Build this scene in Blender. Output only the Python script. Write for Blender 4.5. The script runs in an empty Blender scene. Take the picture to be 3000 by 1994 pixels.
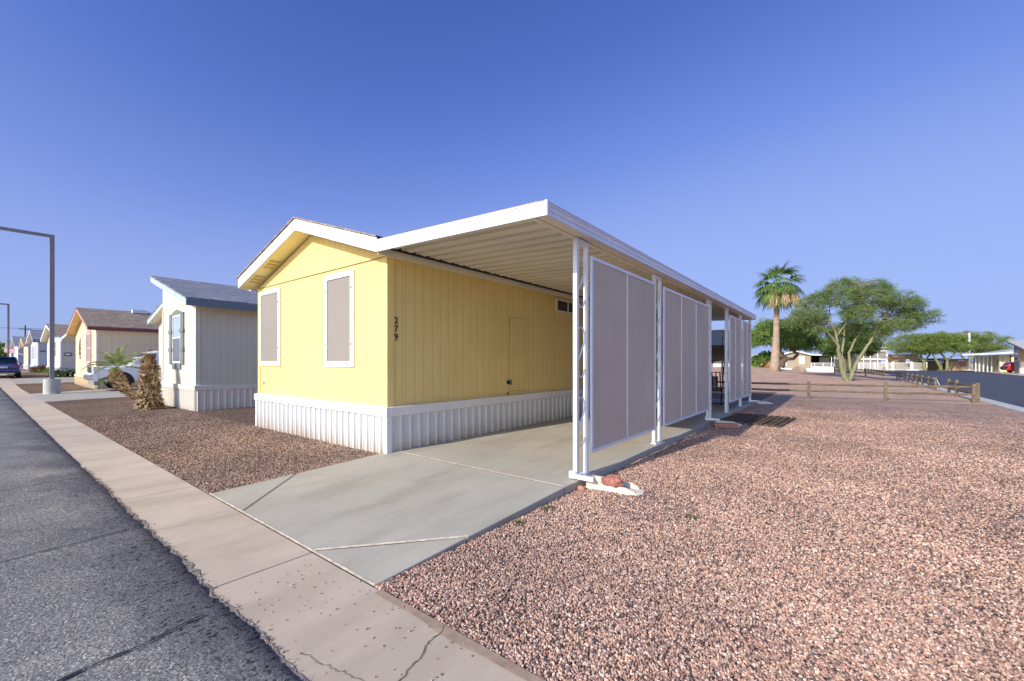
import bpy, math, random
from mathutils import Vector, Matrix, noise
rnd = random.Random(7)
R = math.radians
scene = bpy.context.scene
COL = scene.collection

# ------------------------------------------------------------------ camera
cam_d = bpy.data.cameras.new("camera")
cam = bpy.data.objects.new("camera", cam_d)
COL.objects.link(cam)
cam.location = (0, 0, 1.5)
cam.rotation_euler = (R(90), 0, R(37.98))
cam_d.sensor_width = 36.0
cam_d.lens = 36.0 * 1230 / 3000
cam_d.shift_y = 63.0 / 3000
cam_d.clip_start = 0.05
cam_d.clip_end = 5000
scene.camera = cam
scene.render.resolution_x = 1024
scene.render.resolution_y = 680

# ------------------------------------------------------------------ light
SUN_EL, SUN_TH = 27.1, 7.0
th = R(SUN_TH); el = R(SUN_EL)
to_sun = Vector((-math.sin(th) * math.cos(el), -math.cos(th) * math.cos(el), math.sin(el)))
w = bpy.data.worlds.new("World"); scene.world = w; w.use_nodes = True
nt = w.node_tree; nt.nodes.clear()
sky = nt.nodes.new('ShaderNodeTexSky'); sky.sky_type = 'NISHITA'; sky.sun_disc = False
sky.sun_elevation = el; sky.sun_rotation = math.atan2(to_sun.x, to_sun.y)
sky.altitude = 0; sky.air_density = 1.0; sky.dust_density = 0.6; sky.ozone_density = 3.0
EXPO = 0.6
def vmul(src, k):
    n = nt.nodes.new('ShaderNodeVectorMath'); n.operation = 'SCALE'; n.inputs['Scale'].default_value = k
    nt.links.new(src, n.inputs[0]); return n.outputs[0]
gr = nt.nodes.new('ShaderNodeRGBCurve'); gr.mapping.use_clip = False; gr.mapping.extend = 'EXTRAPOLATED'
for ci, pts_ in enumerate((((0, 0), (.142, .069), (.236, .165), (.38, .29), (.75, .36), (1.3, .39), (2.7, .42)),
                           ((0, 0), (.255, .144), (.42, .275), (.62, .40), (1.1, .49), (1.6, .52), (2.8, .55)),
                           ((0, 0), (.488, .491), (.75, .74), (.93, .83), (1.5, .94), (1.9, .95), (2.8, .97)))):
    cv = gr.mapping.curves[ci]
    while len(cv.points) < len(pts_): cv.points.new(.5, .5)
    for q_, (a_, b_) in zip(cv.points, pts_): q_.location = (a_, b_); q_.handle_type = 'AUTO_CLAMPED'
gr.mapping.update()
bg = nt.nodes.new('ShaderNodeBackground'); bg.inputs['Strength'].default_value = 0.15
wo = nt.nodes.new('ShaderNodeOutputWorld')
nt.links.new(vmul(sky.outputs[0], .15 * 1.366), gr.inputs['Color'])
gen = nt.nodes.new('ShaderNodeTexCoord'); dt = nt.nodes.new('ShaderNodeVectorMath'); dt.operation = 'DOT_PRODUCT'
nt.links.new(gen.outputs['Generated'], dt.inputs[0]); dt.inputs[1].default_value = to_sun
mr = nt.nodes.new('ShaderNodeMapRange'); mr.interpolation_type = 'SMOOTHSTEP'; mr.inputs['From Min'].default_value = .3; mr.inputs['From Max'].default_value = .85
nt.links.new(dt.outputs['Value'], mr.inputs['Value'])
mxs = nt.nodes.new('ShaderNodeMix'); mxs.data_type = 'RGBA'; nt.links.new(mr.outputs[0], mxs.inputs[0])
nt.links.new(vmul(gr.outputs[0], 1 / (.15 * 2 ** EXPO)), mxs.inputs[6]); nt.links.new(vmul(sky.outputs[0], 1.15), mxs.inputs[7])  # sunward sky, out of view, kept ungraded and boosted to add fill
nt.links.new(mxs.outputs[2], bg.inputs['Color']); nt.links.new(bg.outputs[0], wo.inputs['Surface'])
sd = bpy.data.lights.new("sun", 'SUN'); sd.energy = 3.25; sd.angle = R(0.5); sd.color = (1.0, 0.91, 0.77)
sun = bpy.data.objects.new("sun", sd); COL.objects.link(sun)
sun.rotation_euler = (-to_sun).to_track_quat('-Z', 'Y').to_euler()
vs = scene.view_settings
vs.view_transform = 'Standard'; vs.look = 'None'; vs.exposure = EXPO; vs.gamma = 1.0; vs.use_curve_mapping = False

# ------------------------------------------------------------------ mesh helpers
class MB:
    def __init__(s, o=(0, 0, 0)):
        s.v = []; s.f = []; s.m = []; s.o = o; s.cur = 0
    def add(s, vs_, fs):
        b = len(s.v)
        ox, oy, oz = s.o
        s.v += [(a[0] - ox, a[1] - oy, a[2] - oz) for a in vs_]
        s.f += [tuple(i + b for i in f) for f in fs]
        s.m += [s.cur] * len(fs)
        return s
    def quad(s, a, b, c, d): return s.add([a, b, c, d], [(0, 1, 2, 3)])
    def box(s, x0, x1, y0, y1, z0, z1):
        return s.add([(x0, y0, z0), (x1, y0, z0), (x1, y1, z0), (x0, y1, z0), (x0, y0, z1), (x1, y0, z1), (x1, y1, z1), (x0, y1, z1)],
                     [(0, 3, 2, 1), (4, 5, 6, 7), (0, 1, 5, 4), (1, 2, 6, 5), (2, 3, 7, 6), (3, 0, 4, 7)])
    def prism(s, poly, axis, a, b):
        """poly of 2-D points; axis 'x': (y,z), 'y': (x,z), 'z': (x,y)"""
        def P3(p, t):
            return {'x': (t, p[0], p[1]), 'y': (p[0], t, p[1]), 'z': (p[0], p[1], t)}[axis]
        n = len(poly)
        area = sum(poly[i][0] * poly[(i + 1) % n][1] - poly[(i + 1) % n][0] * poly[i][1] for i in range(n))
        if (area < 0) != (axis == 'y'): poly = poly[::-1]
        vv = [P3(p, a) for p in poly] + [P3(p, b) for p in poly]
        ff = [tuple(range(n))[::-1], tuple(range(n, 2 * n))] + [(i, (i + 1) % n, n + (i + 1) % n, n + i) for i in range(n)]
        return s.add(vv, ff)
    def tube(s, pts, r, n=8, cap=True):
        pts = [Vector(p) for p in pts]
        rs = r if isinstance(r, (list, tuple)) else [r] * len(pts)
        vv = []; ff = []
        ref = None
        for i, p in enumerate(pts):
            d = (pts[min(i + 1, len(pts) - 1)] - pts[max(i - 1, 0)])
            d = d.normalized() if d.length > 1e-9 else Vector((0, 0, 1))
            if ref is None:
                ref = Vector((0, 0, 1)) if abs(d.z) < .9 else Vector((1, 0, 0))
            u = d.cross(ref)
            if u.length < 1e-4: u = d.cross(Vector((0, 1, 0)))
            u.normalize(); v = u.cross(d).normalized(); ref = v.copy() if abs(v.dot(d)) < .9 else ref
            for k in range(n):
                a = 2 * math.pi * k / n
                q = p + (u * math.cos(a) - v * math.sin(a)) * rs[i]
                vv.append(tuple(q))
        for i in range(len(pts) - 1):
            for k in range(n):
                a = i * n + k; b = i * n + (k + 1) % n
                ff.append((a, b, b + n, a + n))
        if cap:
            ff.append(tuple(range(n))[::-1]); ff.append(tuple(range((len(pts) - 1) * n, len(pts) * n)))
        return s.add(vv, ff)
    def cyl(s, c, r, h, n=16, axis='z', r2=None):
        c = Vector(c); ax = {'x': Vector((1, 0, 0)), 'y': Vector((0, 1, 0)), 'z': Vector((0, 0, 1))}[axis]
        return s.tube([c, c + ax * h], [r, r if r2 is None else r2], n)
    def beam(s, a, b, wd, ht):
        """box between two points"""
        a = Vector(a); b = Vector(b); d = (b - a).normalized()
        up = Vector((0, 0, 1)) if abs(d.z) < .95 else Vector((0, 1, 0))
        u = d.cross(up).normalized() * wd / 2; v = u.cross(d).normalized() * ht / 2
        vv = [a - u - v, a + u - v, a + u + v, a - u + v, b - u - v, b + u - v, b + u + v, b - u + v]
        return s.add([tuple(q) for q in vv], [(0, 1, 2, 3), (7, 6, 5, 4), (0, 4, 5, 1), (1, 5, 6, 2), (2, 6, 7, 3), (3, 7, 4, 0)])

def link(o, parent=None):
    COL.objects.link(o)
    if parent is not None: o.parent = parent
    return o
def obj(name, mb, mats, parent=None, smooth=False, bevel=0, label=None):
    me = bpy.data.meshes.new(name)
    me.from_pydata(mb.v, [], mb.f)
    if not isinstance(mats, (list, tuple)): mats = [mats]
    for m_ in mats: me.materials.append(m_)
    if len(mats) > 1: me.polygons.foreach_set('material_index', mb.m)
    if smooth: me.polygons.foreach_set('use_smooth', [True] * len(me.polygons))
    me.update()
    o = bpy.data.objects.new(name, me); link(o, parent)
    if parent is None: o.location = mb.o
    if bevel:
        bv = o.modifiers.new('bevel', 'BEVEL'); bv.width = bevel; bv.segments = 2; bv.limit_method = 'ANGLE'
    if label: o['label'] = label
    return o
def objs(name, mb, mats, parent=None, **kw):
    """one object per connected piece of the mesh"""
    n = len(mb.v); pa = list(range(n))
    def fd(a):
        while pa[a] != a: pa[a] = pa[pa[a]]; a = pa[a]
        return a
    for f in mb.f:
        for q in f[1:]: pa[fd(q)] = fd(f[0])
    groups = {}
    for i, f in enumerate(mb.f): groups.setdefault(fd(f[0]), []).append(i)
    out = []
    for g_ in groups.values():
        m2 = MB(mb.o); mp_ = {}
        for i in g_:
            ff = []
            for q in mb.f[i]:
                if q not in mp_: mp_[q] = len(m2.v); m2.v.append(mb.v[q])
                ff.append(mp_[q])
            m2.f.append(tuple(ff)); m2.m.append(mb.m[i])
        out.append(obj(name, m2, mats, parent, **kw))
    return out
def tag(o, label, cat, group=None, kind=None):
    if label: o['label'] = label
    if cat: o['category'] = cat
    if group: o['group'] = group
    if kind: o['kind'] = kind
    return o
def thing(name, label, cat, loc=(0, 0, 0), rz=0, group=None):
    o = bpy.data.objects.new(name, None); link(o)
    o.empty_display_size = .2
    o.location = loc; o.rotation_euler = (0, 0, rz)
    return tag(o, label, cat, group)
def struct(name, mb, m_, smooth=False, label=None, cat=None):
    o = obj(name, mb, m_, smooth=smooth); o['kind'] = 'structure'
    o['label'] = label or name.replace('_', ' '); o['category'] = cat or name.split('_')[-1]
    return o
def kids(o): return [c for c in bpy.data.objects if c.parent == o]
def dup(o, loc=None, rz=None, label=None, parent=None):
    c = o.copy(); link(c, parent)
    if loc is not None: c.location = loc
    if rz is not None: c.rotation_euler = (0, 0, rz)
    if label: c['label'] = label
    for k in kids(o): dup(k, parent=c)
    return c

# ------------------------------------------------------------------ materials
def newmat(name):
    m = bpy.data.materials.new(name); m.use_nodes = True
    t = m.node_tree; b = t.nodes['Principled BSDF']
    return m, t, b
def N(t, typ, **kw):
    n = t.nodes.new(typ)
    for k, v in kw.items():
        if k in n.inputs: n.inputs[k].default_value = v
        else: setattr(n, k, v)
    return n
def ramp(t, fac, stops, interp='LINEAR'):
    r = t.nodes.new('ShaderNodeValToRGB'); cr = r.color_ramp; cr.interpolation = interp
    while len(cr.elements) < len(stops): cr.elements.new(0.5)
    for e, (p, c) in zip(cr.elements, stops):
        e.position = p; e.color = (*c, 1) if len(c) == 3 else c
    t.links.new(fac, r.inputs[0]); return r
def mixc(t, a, b, fac, mode='MIX'):
    n = t.nodes.new('ShaderNodeMix'); n.data_type = 'RGBA'; n.blend_type = mode
    for s_, v in ((n.inputs[6], a), (n.inputs[7], b), (n.inputs[0], fac)):
        if hasattr(v, 'links'): t.links.new(v, s_)
        elif isinstance(v, (int, float)): s_.default_value = v
        else: s_.default_value = (*v, 1)
    return n.outputs[2]
def math_(t, op, a, b=None, clamp=False):
    n = t.nodes.new('ShaderNodeMath'); n.operation = op; n.use_clamp = clamp
    for i, v in enumerate((a, b)):
        if v is None: continue
        if hasattr(v, 'links'): t.links.new(v, n.inputs[i])
        else: n.inputs[i].default_value = v
    return n.outputs[0]
def coords(t, world=True):
    g = t.nodes.new('ShaderNodeNewGeometry') if world else t.nodes.new('ShaderNodeTexCoord')
    return g.outputs['Position'] if world else g.outputs['Object']
def nz(t, vec, scale, detail=4, rough=.55):
    n = N(t, 'ShaderNodeTexNoise', Scale=scale, Detail=detail, Roughness=rough)
    t.links.new(vec, n.inputs['Vector']); return n.outputs['Fac']
def bump(t, b, h, strength=.3, dist=.01):
    n = N(t, 'ShaderNodeBump', Strength=strength, Distance=dist)
    t.links.new(h, n.inputs['Height']); t.links.new(n.outputs[0], b.inputs['Normal']); return n
def mat(name, col, rough=.6, metal=0., var=.12, vs_=3., fine=0., fscale=60., bmp=0., bsc=40., spec=.5, coat=0, world=False):
    m, t, b = newmat(name)
    b.inputs['Roughness'].default_value = rough; b.inputs['Metallic'].default_value = metal
    b.inputs['Specular IOR Level'].default_value = spec
    if coat: b.inputs['Coat Weight'].default_value = coat
    vec = coords(t, world)
    lo = tuple(c * (1 - var) for c in col); hi = tuple(min(1, c * (1 + var)) for c in col)
    r = ramp(t, nz(t, vec, vs_), [(.3, lo), (.7, hi)])
    out = r.outputs[0]
    if fine:
        r2 = ramp(t, nz(t, vec, fscale, 3, .7), [(.3, (1 - fine,) * 3), (.7, (1 + fine,) * 3)])
        out = mixc(t, out, r2.outputs[0], 1.0, 'MULTIPLY')
    t.links.new(out, b.inputs['Base Color'])
    if bmp: bump(t, b, nz(t, vec, bsc, 3), bmp, .01)
    return m
def siding(name, col, period=.203, line=.035, dark=.72, dirt=.0, offset=0.0, rough=.65):
    """painted grooved plywood siding; grooves run vertically on walls along X or Y"""
    m, t, b = newmat(name); b.inputs['Roughness'].default_value = rough
    b.inputs['Specular IOR Level'].default_value = .25
    vec = coords(t, True)
    sx = t.nodes.new('ShaderNodeSeparateXYZ'); t.links.new(vec, sx.inputs[0])
    s_ = math_(t, 'ADD', sx.outputs[0], sx.outputs[1]); s_ = math_(t, 'ADD', s_, 100 + offset)
    fr = math_(t, 'FRACT', math_(t, 'DIVIDE', s_, period))
    g = math_(t, 'LESS_THAN', fr, line / period * .3)
    mp = t.nodes.new('ShaderNodeMapping'); mp.inputs['Scale'].default_value = (40, 40, 1.6)
    t.links.new(vec, mp.inputs[0])
    grain = nz(t, mp.outputs[0], 1.0, 3, .7)
    big = nz(t, vec, .9, 3)
    c1 = ramp(t, grain, [(.25, tuple(c * .93 for c in col)), (.75, tuple(min(1, c * 1.05) for c in col))]).outputs[0]
    c2 = ramp(t, big, [(.3, (.94, .94, .92)), (.7, (1.03, 1.03, 1.02))]).outputs[0]
    c = mixc(t, c1, c2, 1.0, 'MULTIPLY')
    c = mixc(t, c, tuple(x * dark for x in col), g)
    g2 = math_(t, 'LESS_THAN', math_(t, 'FRACT', math_(t, 'DIVIDE', math_(t, 'ADD', s_, .07), period * 6)), .006)
    c = mixc(t, c, tuple(x * .5 for x in col), math_(t, 'MULTIPLY', g2, .6))
    lowr = N(t, 'ShaderNodeMapRange'); lowr.inputs['From Min'].default_value = 1.15; lowr.inputs['From Max'].default_value = .7; t.links.new(sx.outputs[2], lowr.inputs['Value'])
    c = mixc(t, c, (.5, .4, .28), math_(t, 'MULTIPLY', math_(t, 'MULTIPLY', lowr.outputs[0], big), .28))
    t.links.new(c, b.inputs['Base Color'])
    h = math_(t, 'SUBTRACT', math_(t, 'MULTIPLY', grain, .25), g)
    bump(t, b, h, .55, .006)
    return m
def skirtmat(name, col, z0=0.0, dirt=(.45, .34, .24)):
    m, t, b = newmat(name); b.inputs['Roughness'].default_value = .45
    vec = coords(t, True)
    sx = t.nodes.new('ShaderNodeSeparateXYZ'); t.links.new(vec, sx.inputs[0])
    n = nz(t, vec, 2.2, 4)
    h = math_(t, 'SUBTRACT', 1.0, math_(t, 'DIVIDE', math_(t, 'SUBTRACT', sx.outputs[2], z0 - .06), .5), True)
    f = math_(t, 'MULTIPLY', math_(t, 'MULTIPLY', h, h), math_(t, 'MULTIPLY', n, 1.5), True)
    c = mixc(t, col, dirt, f)
    fine = ramp(t, nz(t, vec, 25, 3), [(.3, (.95, .95, .95)), (.7, (1.03, 1.03, 1.03))]).outputs[0]
    t.links.new(mixc(t, c, fine, 1.0, 'MULTIPLY'), b.inputs['Base Color'])
    return m
def shingles(name, c1, c2, c3):
    m, t, b = newmat(name); b.inputs['Roughness'].default_value = .9; b.inputs['Specular IOR Level'].default_value = .2
    vec = coords(t, True)
    sx = t.nodes.new('ShaderNodeSeparateXYZ'); t.links.new(vec, sx.inputs[0])
    cb = t.nodes.new('ShaderNodeCombineXYZ'); t.links.new(sx.outputs[1], cb.inputs[0])
    t.links.new(math_(t, 'MULTIPLY', sx.outputs[0], 1.05), cb.inputs[1])
    br = N(t, 'ShaderNodeTexBrick', Scale=1.0)
    br.inputs['Mortar Size'].default_value = .008; br.inputs['Brick Width'].default_value = .33; br.inputs['Row Height'].default_value = .14
    br.inputs['Color1'].default_value = (*c1, 1); br.inputs['Color2'].default_value = (*c2, 1); br.inputs['Mortar'].default_value = (*tuple(x * .35 for x in c1), 1)
    br.inputs['Bias'].default_value = 0.0; br.offset = .37; br.squash = 1.0
    t.links.new(cb.outputs[0], br.inputs['Vector'])
    mp = t.nodes.new('ShaderNodeMapping'); mp.inputs['Scale'].default_value = (5, 2.5, 5); t.links.new(vec, mp.inputs[0])
    n = ramp(t, nz(t, mp.outputs[0], 2.4, 5, .75), [(.36, (.5, .5, .5)), (.64, (1.4, 1.4, 1.4))])
    c = mixc(t, br.outputs['Color'], n.outputs[0], 1.0, 'MULTIPLY')
    c = mixc(t, c, c3, math_(t, 'MULTIPLY', nz(t, vec, 90, 2), .35))
    t.links.new(c, b.inputs['Base Color'])
    bump(t, b, br.outputs['Fac'], -.5, .01)
    return m
def gravelmat(name, cols, cell=32., base=(.3, .19, .16), patch=.25, dark=.35):
    m, t, b = newmat(name); b.inputs['Roughness'].default_value = .95; b.inputs['Specular IOR Level'].default_value = .15
    vec = coords(t, True)
    v = N(t, 'ShaderNodeTexVoronoi', Scale=cell); t.links.new(vec, v.inputs['Vector']); v.inputs['Randomness'].default_value = 1
    sp = t.nodes.new('ShaderNodeSeparateColor'); t.links.new(v.outputs['Color'], sp.inputs[0])
    n_ = len(cols)
    r = ramp(t, sp.outputs[0], [((i + .0) / n_, c) for i, c in enumerate(cols)], 'CONSTANT')
    edge = math_(t, 'MULTIPLY', v.outputs['Distance'], 1.0)
    sh = ramp(t, edge, [(.3, (1, 1, 1)), (.75, (dark,) * 3)])  # shade in the gaps between stones, put into the colour
    c = mixc(t, r.outputs[0], sh.outputs[0], 1.0, 'MULTIPLY')
    pn = ramp(t, nz(t, vec, .55, 5, .6), [(.3, (1 - patch,) * 3), (.7, (1 + patch, 1 + patch * .9, 1 + patch * .85))])
    c = mixc(t, c, pn.outputs[0], 1.0, 'MULTIPLY')
    mid = ramp(t, nz(t, vec, 5, 4, .65), [(.3, (.82, .82, .84)), (.7, (1.15, 1.13, 1.1))])
    c = mixc(t, c, mid.outputs[0], 1.0, 'MULTIPLY')
    t.links.new(c, b.inputs['Base Color'])
    hh = math_(t, 'SUBTRACT', math_(t, 'MULTIPLY', sp.outputs[1], .7), math_(t, 'MULTIPLY', v.outputs['Distance'], 1.2))
    bump(t, b, hh, .9, .02)
    return m
def stonemat(name, cols):
    m, t, b = newmat(name); b.inputs['Roughness'].default_value = .9; b.inputs['Specular IOR Level'].default_value = .2
    oi = t.nodes.new('ShaderNodeObjectInfo')
    n_ = len(cols)
    r = ramp(t, oi.outputs['Random'], [((i + .0) / n_, c) for i, c in enumerate(cols)], 'CONSTANT')
    vec = coords(t, True)
    k = ramp(t, nz(t, vec, 110, 3, .7), [(.3, (.75, .75, .75)), (.7, (1.25, 1.25, 1.25))])
    c = mixc(t, r.outputs[0], k.outputs[0], 1.0, 'MULTIPLY')
    pn = ramp(t, nz(t, vec, .55, 5, .6), [(.3, (.76, .76, .77)), (.7, (1.24, 1.22, 1.2))])
    t.links.new(mixc(t, c, pn.outputs[0], 1.0, 'MULTIPLY'), b.inputs['Base Color'])
    return m
def _x(): pass
def leafmat(name, cols, trans=.3, rough=.6):
    m, t, b = newmat(name)
    g = t.nodes.new('ShaderNodeNewGeometry')
    n_ = len(cols)
    r = ramp(t, g.outputs['Random Per Island'], [(i / (n_ - 1), c) for i, c in enumerate(cols)])
    b.inputs['Roughness'].default_value = rough; b.inputs['Specular IOR Level'].default_value = .25
    t.links.new(r.outputs[0], b.inputs['Base Color'])
    if trans:
        tr = t.nodes.new('ShaderNodeBsdfTranslucent'); t.links.new(r.outputs[0], tr.inputs[0])
        mx = t.nodes.new('ShaderNodeMixShader'); mx.inputs[0].default_value = trans
        t.links.new(b.outputs[0], mx.inputs[1]); t.links.new(tr.outputs[0], mx.inputs[2])
        t.links.new(mx.outputs[0], t.nodes['Material Output'].inputs[0])
    return m
def concretemat(name, col, stain=(.5, .46, .38), speck=True, patch=.1, fromworld=True):
    m, t, b = newmat(name); b.inputs['Roughness'].default_value = .85; b.inputs['Specular IOR Level'].default_value = .25
    vec = coords(t, True)
    a = ramp(t, nz(t, vec, .8, 5, .6), [(.3, tuple(c * (1 - patch) for c in col)), (.7, tuple(c * (1 + patch) for c in col))]).outputs[0]
    mp = t.nodes.new('ShaderNodeMapping'); mp.inputs['Scale'].default_value = (1.6, .45, 1); t.links.new(vec, mp.inputs[0])
    st = ramp(t, nz(t, mp.outputs[0], 1.3, 4, .6), [(.46, (0, 0, 0)), (.66, (1, 1, 1))]).outputs[0]
    a = mixc(t, a, tuple(c * s_ for c, s_ in zip(col, (.72, .71, .68))), math_(t, 'MULTIPLY', st, .6))
    st2 = ramp(t, nz(t, vec, 2.6, 5, .65), [(.52, (0, 0, 0)), (.72, (1, 1, 1))]).outputs[0]
    a = mixc(t, a, stain, math_(t, 'MULTIPLY', st2, .32))
    f = ramp(t, nz(t, vec, 150, 3, .7), [(.3, (.9, .9, .9)), (.7, (1.08, 1.08, 1.08))]).outputs[0]
    a = mixc(t, a, f, 1.0, 'MULTIPLY')
    if speck:
        v = N(t, 'ShaderNodeTexVoronoi', Scale=9.0); t.links.new(vec, v.inputs['Vector'])
        k = math_(t, 'LESS_THAN', v.outputs['Distance'], .055)
        k = math_(t, 'MULTIPLY', k, .55)
        a = mixc(t, a, (.08, .07, .06), k)
    t.links.new(a, b.inputs['Base Color'])
    bump(t, b, nz(t, vec, 120, 4, .7), .15, .004)
    return m
def asphaltmat(name, near=True):
    m, t, b = newmat(name); b.inputs['Roughness'].default_value = .8; b.inputs['Specular IOR Level'].default_value = .35
    vec = coords(t, True)
    if near:
        sx = t.nodes.new('ShaderNodeSeparateXYZ'); t.links.new(vec, sx.inputs[0])
        wob = math_(t, 'MULTIPLY', math_(t, 'SUBTRACT', nz(t, vec, 1.1, 4, .6), .5), 1.3)
        e = math_(t, 'ADD', sx.outputs[1], wob)
        er = N(t, 'ShaderNodeMapRange'); er.inputs['From Min'].default_value = .5; er.inputs['From Max'].default_value = .95
        er.clamp = True; t.links.new(e, er.inputs['Value'])
        v = N(t, 'ShaderNodeTexVoronoi', Scale=110.0); t.links.new(vec, v.inputs['Vector'])
        sp = t.nodes.new('ShaderNodeSeparateColor'); t.links.new(v.outputs['Color'], sp.inputs[0])
        agg = ramp(t, sp.outputs[0], [(0, (.15, .146, .148)), (.3, (.21, .204, .2)), (.55, (.28, .268, .255)), (.82, (.38, .36, .335)), (.96, (.56, .52, .47))], 'CONSTANT').outputs[0]
        pn = ramp(t, nz(t, vec, .7, 6, .6), [(.32, (.75, .75, .78)), (.68, (1.3, 1.28, 1.24))]).outputs[0]
        agg = mixc(t, agg, pn, 1.0, 'MULTIPLY')
        seal = ramp(t, nz(t, vec, 45, 4, .7), [(.3, (.06, .058, .066)), (.7, (.17, .165, .175))]).outputs[0]
        f = math_(t, 'MULTIPLY', er.outputs[0], .88)
        # dark sealed streaks across the lane
        mp = t.nodes.new('ShaderNodeMapping'); mp.inputs['Scale'].default_value = (1.5, .22, 1); t.links.new(vec, mp.inputs[0])
        st = ramp(t, nz(t, mp.outputs[0], .9, 4, .55), [(.5, (0, 0, 0)), (.62, (1, 1, 1))]).outputs[0]
        f = math_(t, 'MAXIMUM', f, math_(t, 'MULTIPLY', st, .35))
        c = mixc(t, agg, seal, f)
        mp2 = t.nodes.new('ShaderNodeMapping'); mp2.inputs['Scale'].default_value = (1.0, .55, 1); t.links.new(vec, mp2.inputs[0])
        pit = math_(t, 'LESS_THAN', nz(t, mp2.outputs[0], 40, 3, .6), .415)
        pit = math_(t, 'MULTIPLY', pit, math_(t, 'ADD', .25, math_(t, 'MULTIPLY', er.outputs[0], .75)))
        c = mixc(t, c, (.008, .008, .01), pit)
        t.links.new(c, b.inputs['Base Color'])
        h = math_(t, 'ADD', math_(t, 'MULTIPLY', sp.outputs[1], .6), math_(t, 'MULTIPLY', nz(t, vec, 38, 4, .75), 1.2))
        bump(t, b, h, .8, .02)
    else:
        c = ramp(t, nz(t, vec, .6, 6, .65), [(.3, (.05, .054, .075)), (.7, (.075, .08, .105))]).outputs[0]
        f = ramp(t, nz(t, vec, 60, 3, .7), [(.3, (.85,) * 3), (.7, (1.2,) * 3)]).outputs[0]
        c = mixc(t, c, f, 1.0, 'MULTIPLY')
        t.links.new(c, b.inputs['Base Color']); bump(t, b, nz(t, vec, 60, 3), .3, .01)
    return m
def woodmat(name, a, b_, scale=(3, 3, 40)):
    m, t, b = newmat(name); b.inputs['Roughness'].default_value = .9; b.inputs['Specular IOR Level'].default_value = .15
    vec = coords(t, True)
    mp = t.nodes.new('ShaderNodeMapping'); mp.inputs['Scale'].default_value = scale; t.links.new(vec, mp.inputs[0])
    r = ramp(t, nz(t, mp.outputs[0], 1.0, 5, .7), [(.3, a), (.7, b_)]).outputs[0]
    k = ramp(t, nz(t, vec, 6, 4), [(.35, (.75, .75, .75)), (.7, (1.2, 1.2, 1.2))]).outputs[0]
    t.links.new(mixc(t, r, k, 1.0, 'MULTIPLY'), b.inputs['Base Color'])
    bump(t, b, nz(t, mp.outputs[0], 2.0, 4), .4, .01)
    return m
def glassmat(name, col=(.02, .025, .03), rough=.08):
    m, t, b = newmat(name); b.inputs['Base Color'].default_value = (*col, 1); b.inputs['Roughness'].default_value = rough
    b.inputs['Specular IOR Level'].default_value = .8
    return m
def screenmat(name, col, trans=.15, alpha=1.0):
    m, t, b = newmat(name); b.inputs['Roughness'].default_value = .9; b.inputs['Specular IOR Level'].default_value = .1
    vec = coords(t, True)
    f = ramp(t, nz(t, vec, 1.3, 3), [(.3, tuple(c * .95 for c in col)), (.7, tuple(c * 1.05 for c in col))]).outputs[0]
    wv = ramp(t, nz(t, vec, 220, 2, .7), [(.3, (.93,) * 3), (.7, (1.07,) * 3)]).outputs[0]
    f = mixc(t, f, wv, 1.0, 'MULTIPLY')
    t.links.new(f, b.inputs['Base Color'])
    mpw = t.nodes.new('ShaderNodeMapping'); mpw.inputs['Scale'].default_value = (2.2, 2.2, .5); t.links.new(vec, mpw.inputs[0])
    bump(t, b, nz(t, mpw.outputs[0], 1.2, 3), .6, .05)
    tr = t.nodes.new('ShaderNodeBsdfTranslucent'); t.links.new(f, tr.inputs[0])
    mx = t.nodes.new('ShaderNodeMixShader'); mx.inputs[0].default_value = trans
    t.links.new(b.outputs[0], mx.inputs[1]); t.links.new(tr.outputs[0], mx.inputs[2])
    last = mx.outputs[0]
    if alpha < 1:
        tp = t.nodes.new('ShaderNodeBsdfTransparent'); m2 = t.nodes.new('ShaderNodeMixShader'); m2.inputs[0].default_value = alpha
        t.links.new(tp.outputs[0], m2.inputs[1]); t.links.new(last, m2.inputs[2]); last = m2.outputs[0]
    t.links.new(last, t.nodes['Material Output'].inputs[0])
    return m

YEL = (.88, .675, .275)
M = {}
M['yellow'] = siding('yellow_siding', YEL)
M['soffit'] = mat('yellow_soffit_paint', (.95, .84, .42), .7, var=.04)
M['yellow_trim'] = mat('yellow_trim', YEL, .6, var=.05, bmp=.1)
M['white'] = mat('white_paint', (.8, .8, .82), .45, var=.04, vs_=2, fine=.04, fscale=20)
M['whitemetal'] = mat('white_metal', (.76, .77, .83), .35, var=.05, vs_=1.5, fine=.03, fscale=30, spec=.6)
M['offwhite'] = mat('offwhite_metal', (.8, .72, .57), .45, var=.08, vs_=.8, fine=.04, fscale=20)
M['skirt'] = skirtmat('white_skirt', (.7, .7, .72))
M['screen_beige'] = screenmat('beige_sun_screen', (.37, .335, .31), .0, .74)
M['screen_grey'] = screenmat('grey_shade_screen', (.72, .615, .49), .2)
M['screen_dark'] = screenmat('dark_shade_screen', (.05, .055, .08), .1, .62)
M['pane_pale'] = mat('pane_blind', (.6, .6, .64), .3, var=.05); M['pane_tan'] = mat('pane_curtain', (.33, .28, .23), .3, var=.08)
M['black'] = mat('black_metal', (.018, .018, .02), .5, var=.3)
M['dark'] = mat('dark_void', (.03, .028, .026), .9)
M['glass'] = glassmat('window_glass')
M['roof_brown'] = shingles('roof_brown', (.34, .265, .21), (.2, .15, .12), (.42, .34, .28))
M['roof_tanbrown'] = shingles('roof_tan_brown', (.4, .31, .25), (.24, .18, .15), (.46, .38, .31))
M['roof_blue'] = shingles('roof_blue_grey', (.26, .28, .34), (.14, .155, .2), (.36, .38, .43))
M['roof_pale'] = shingles('roof_pale_grey', (.5, .5, .52), (.4, .4, .43), (.6, .6, .62))
M['drive'] = concretemat('driveway_concrete', (.44, .41, .35), speck=False, patch=.09)
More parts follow.
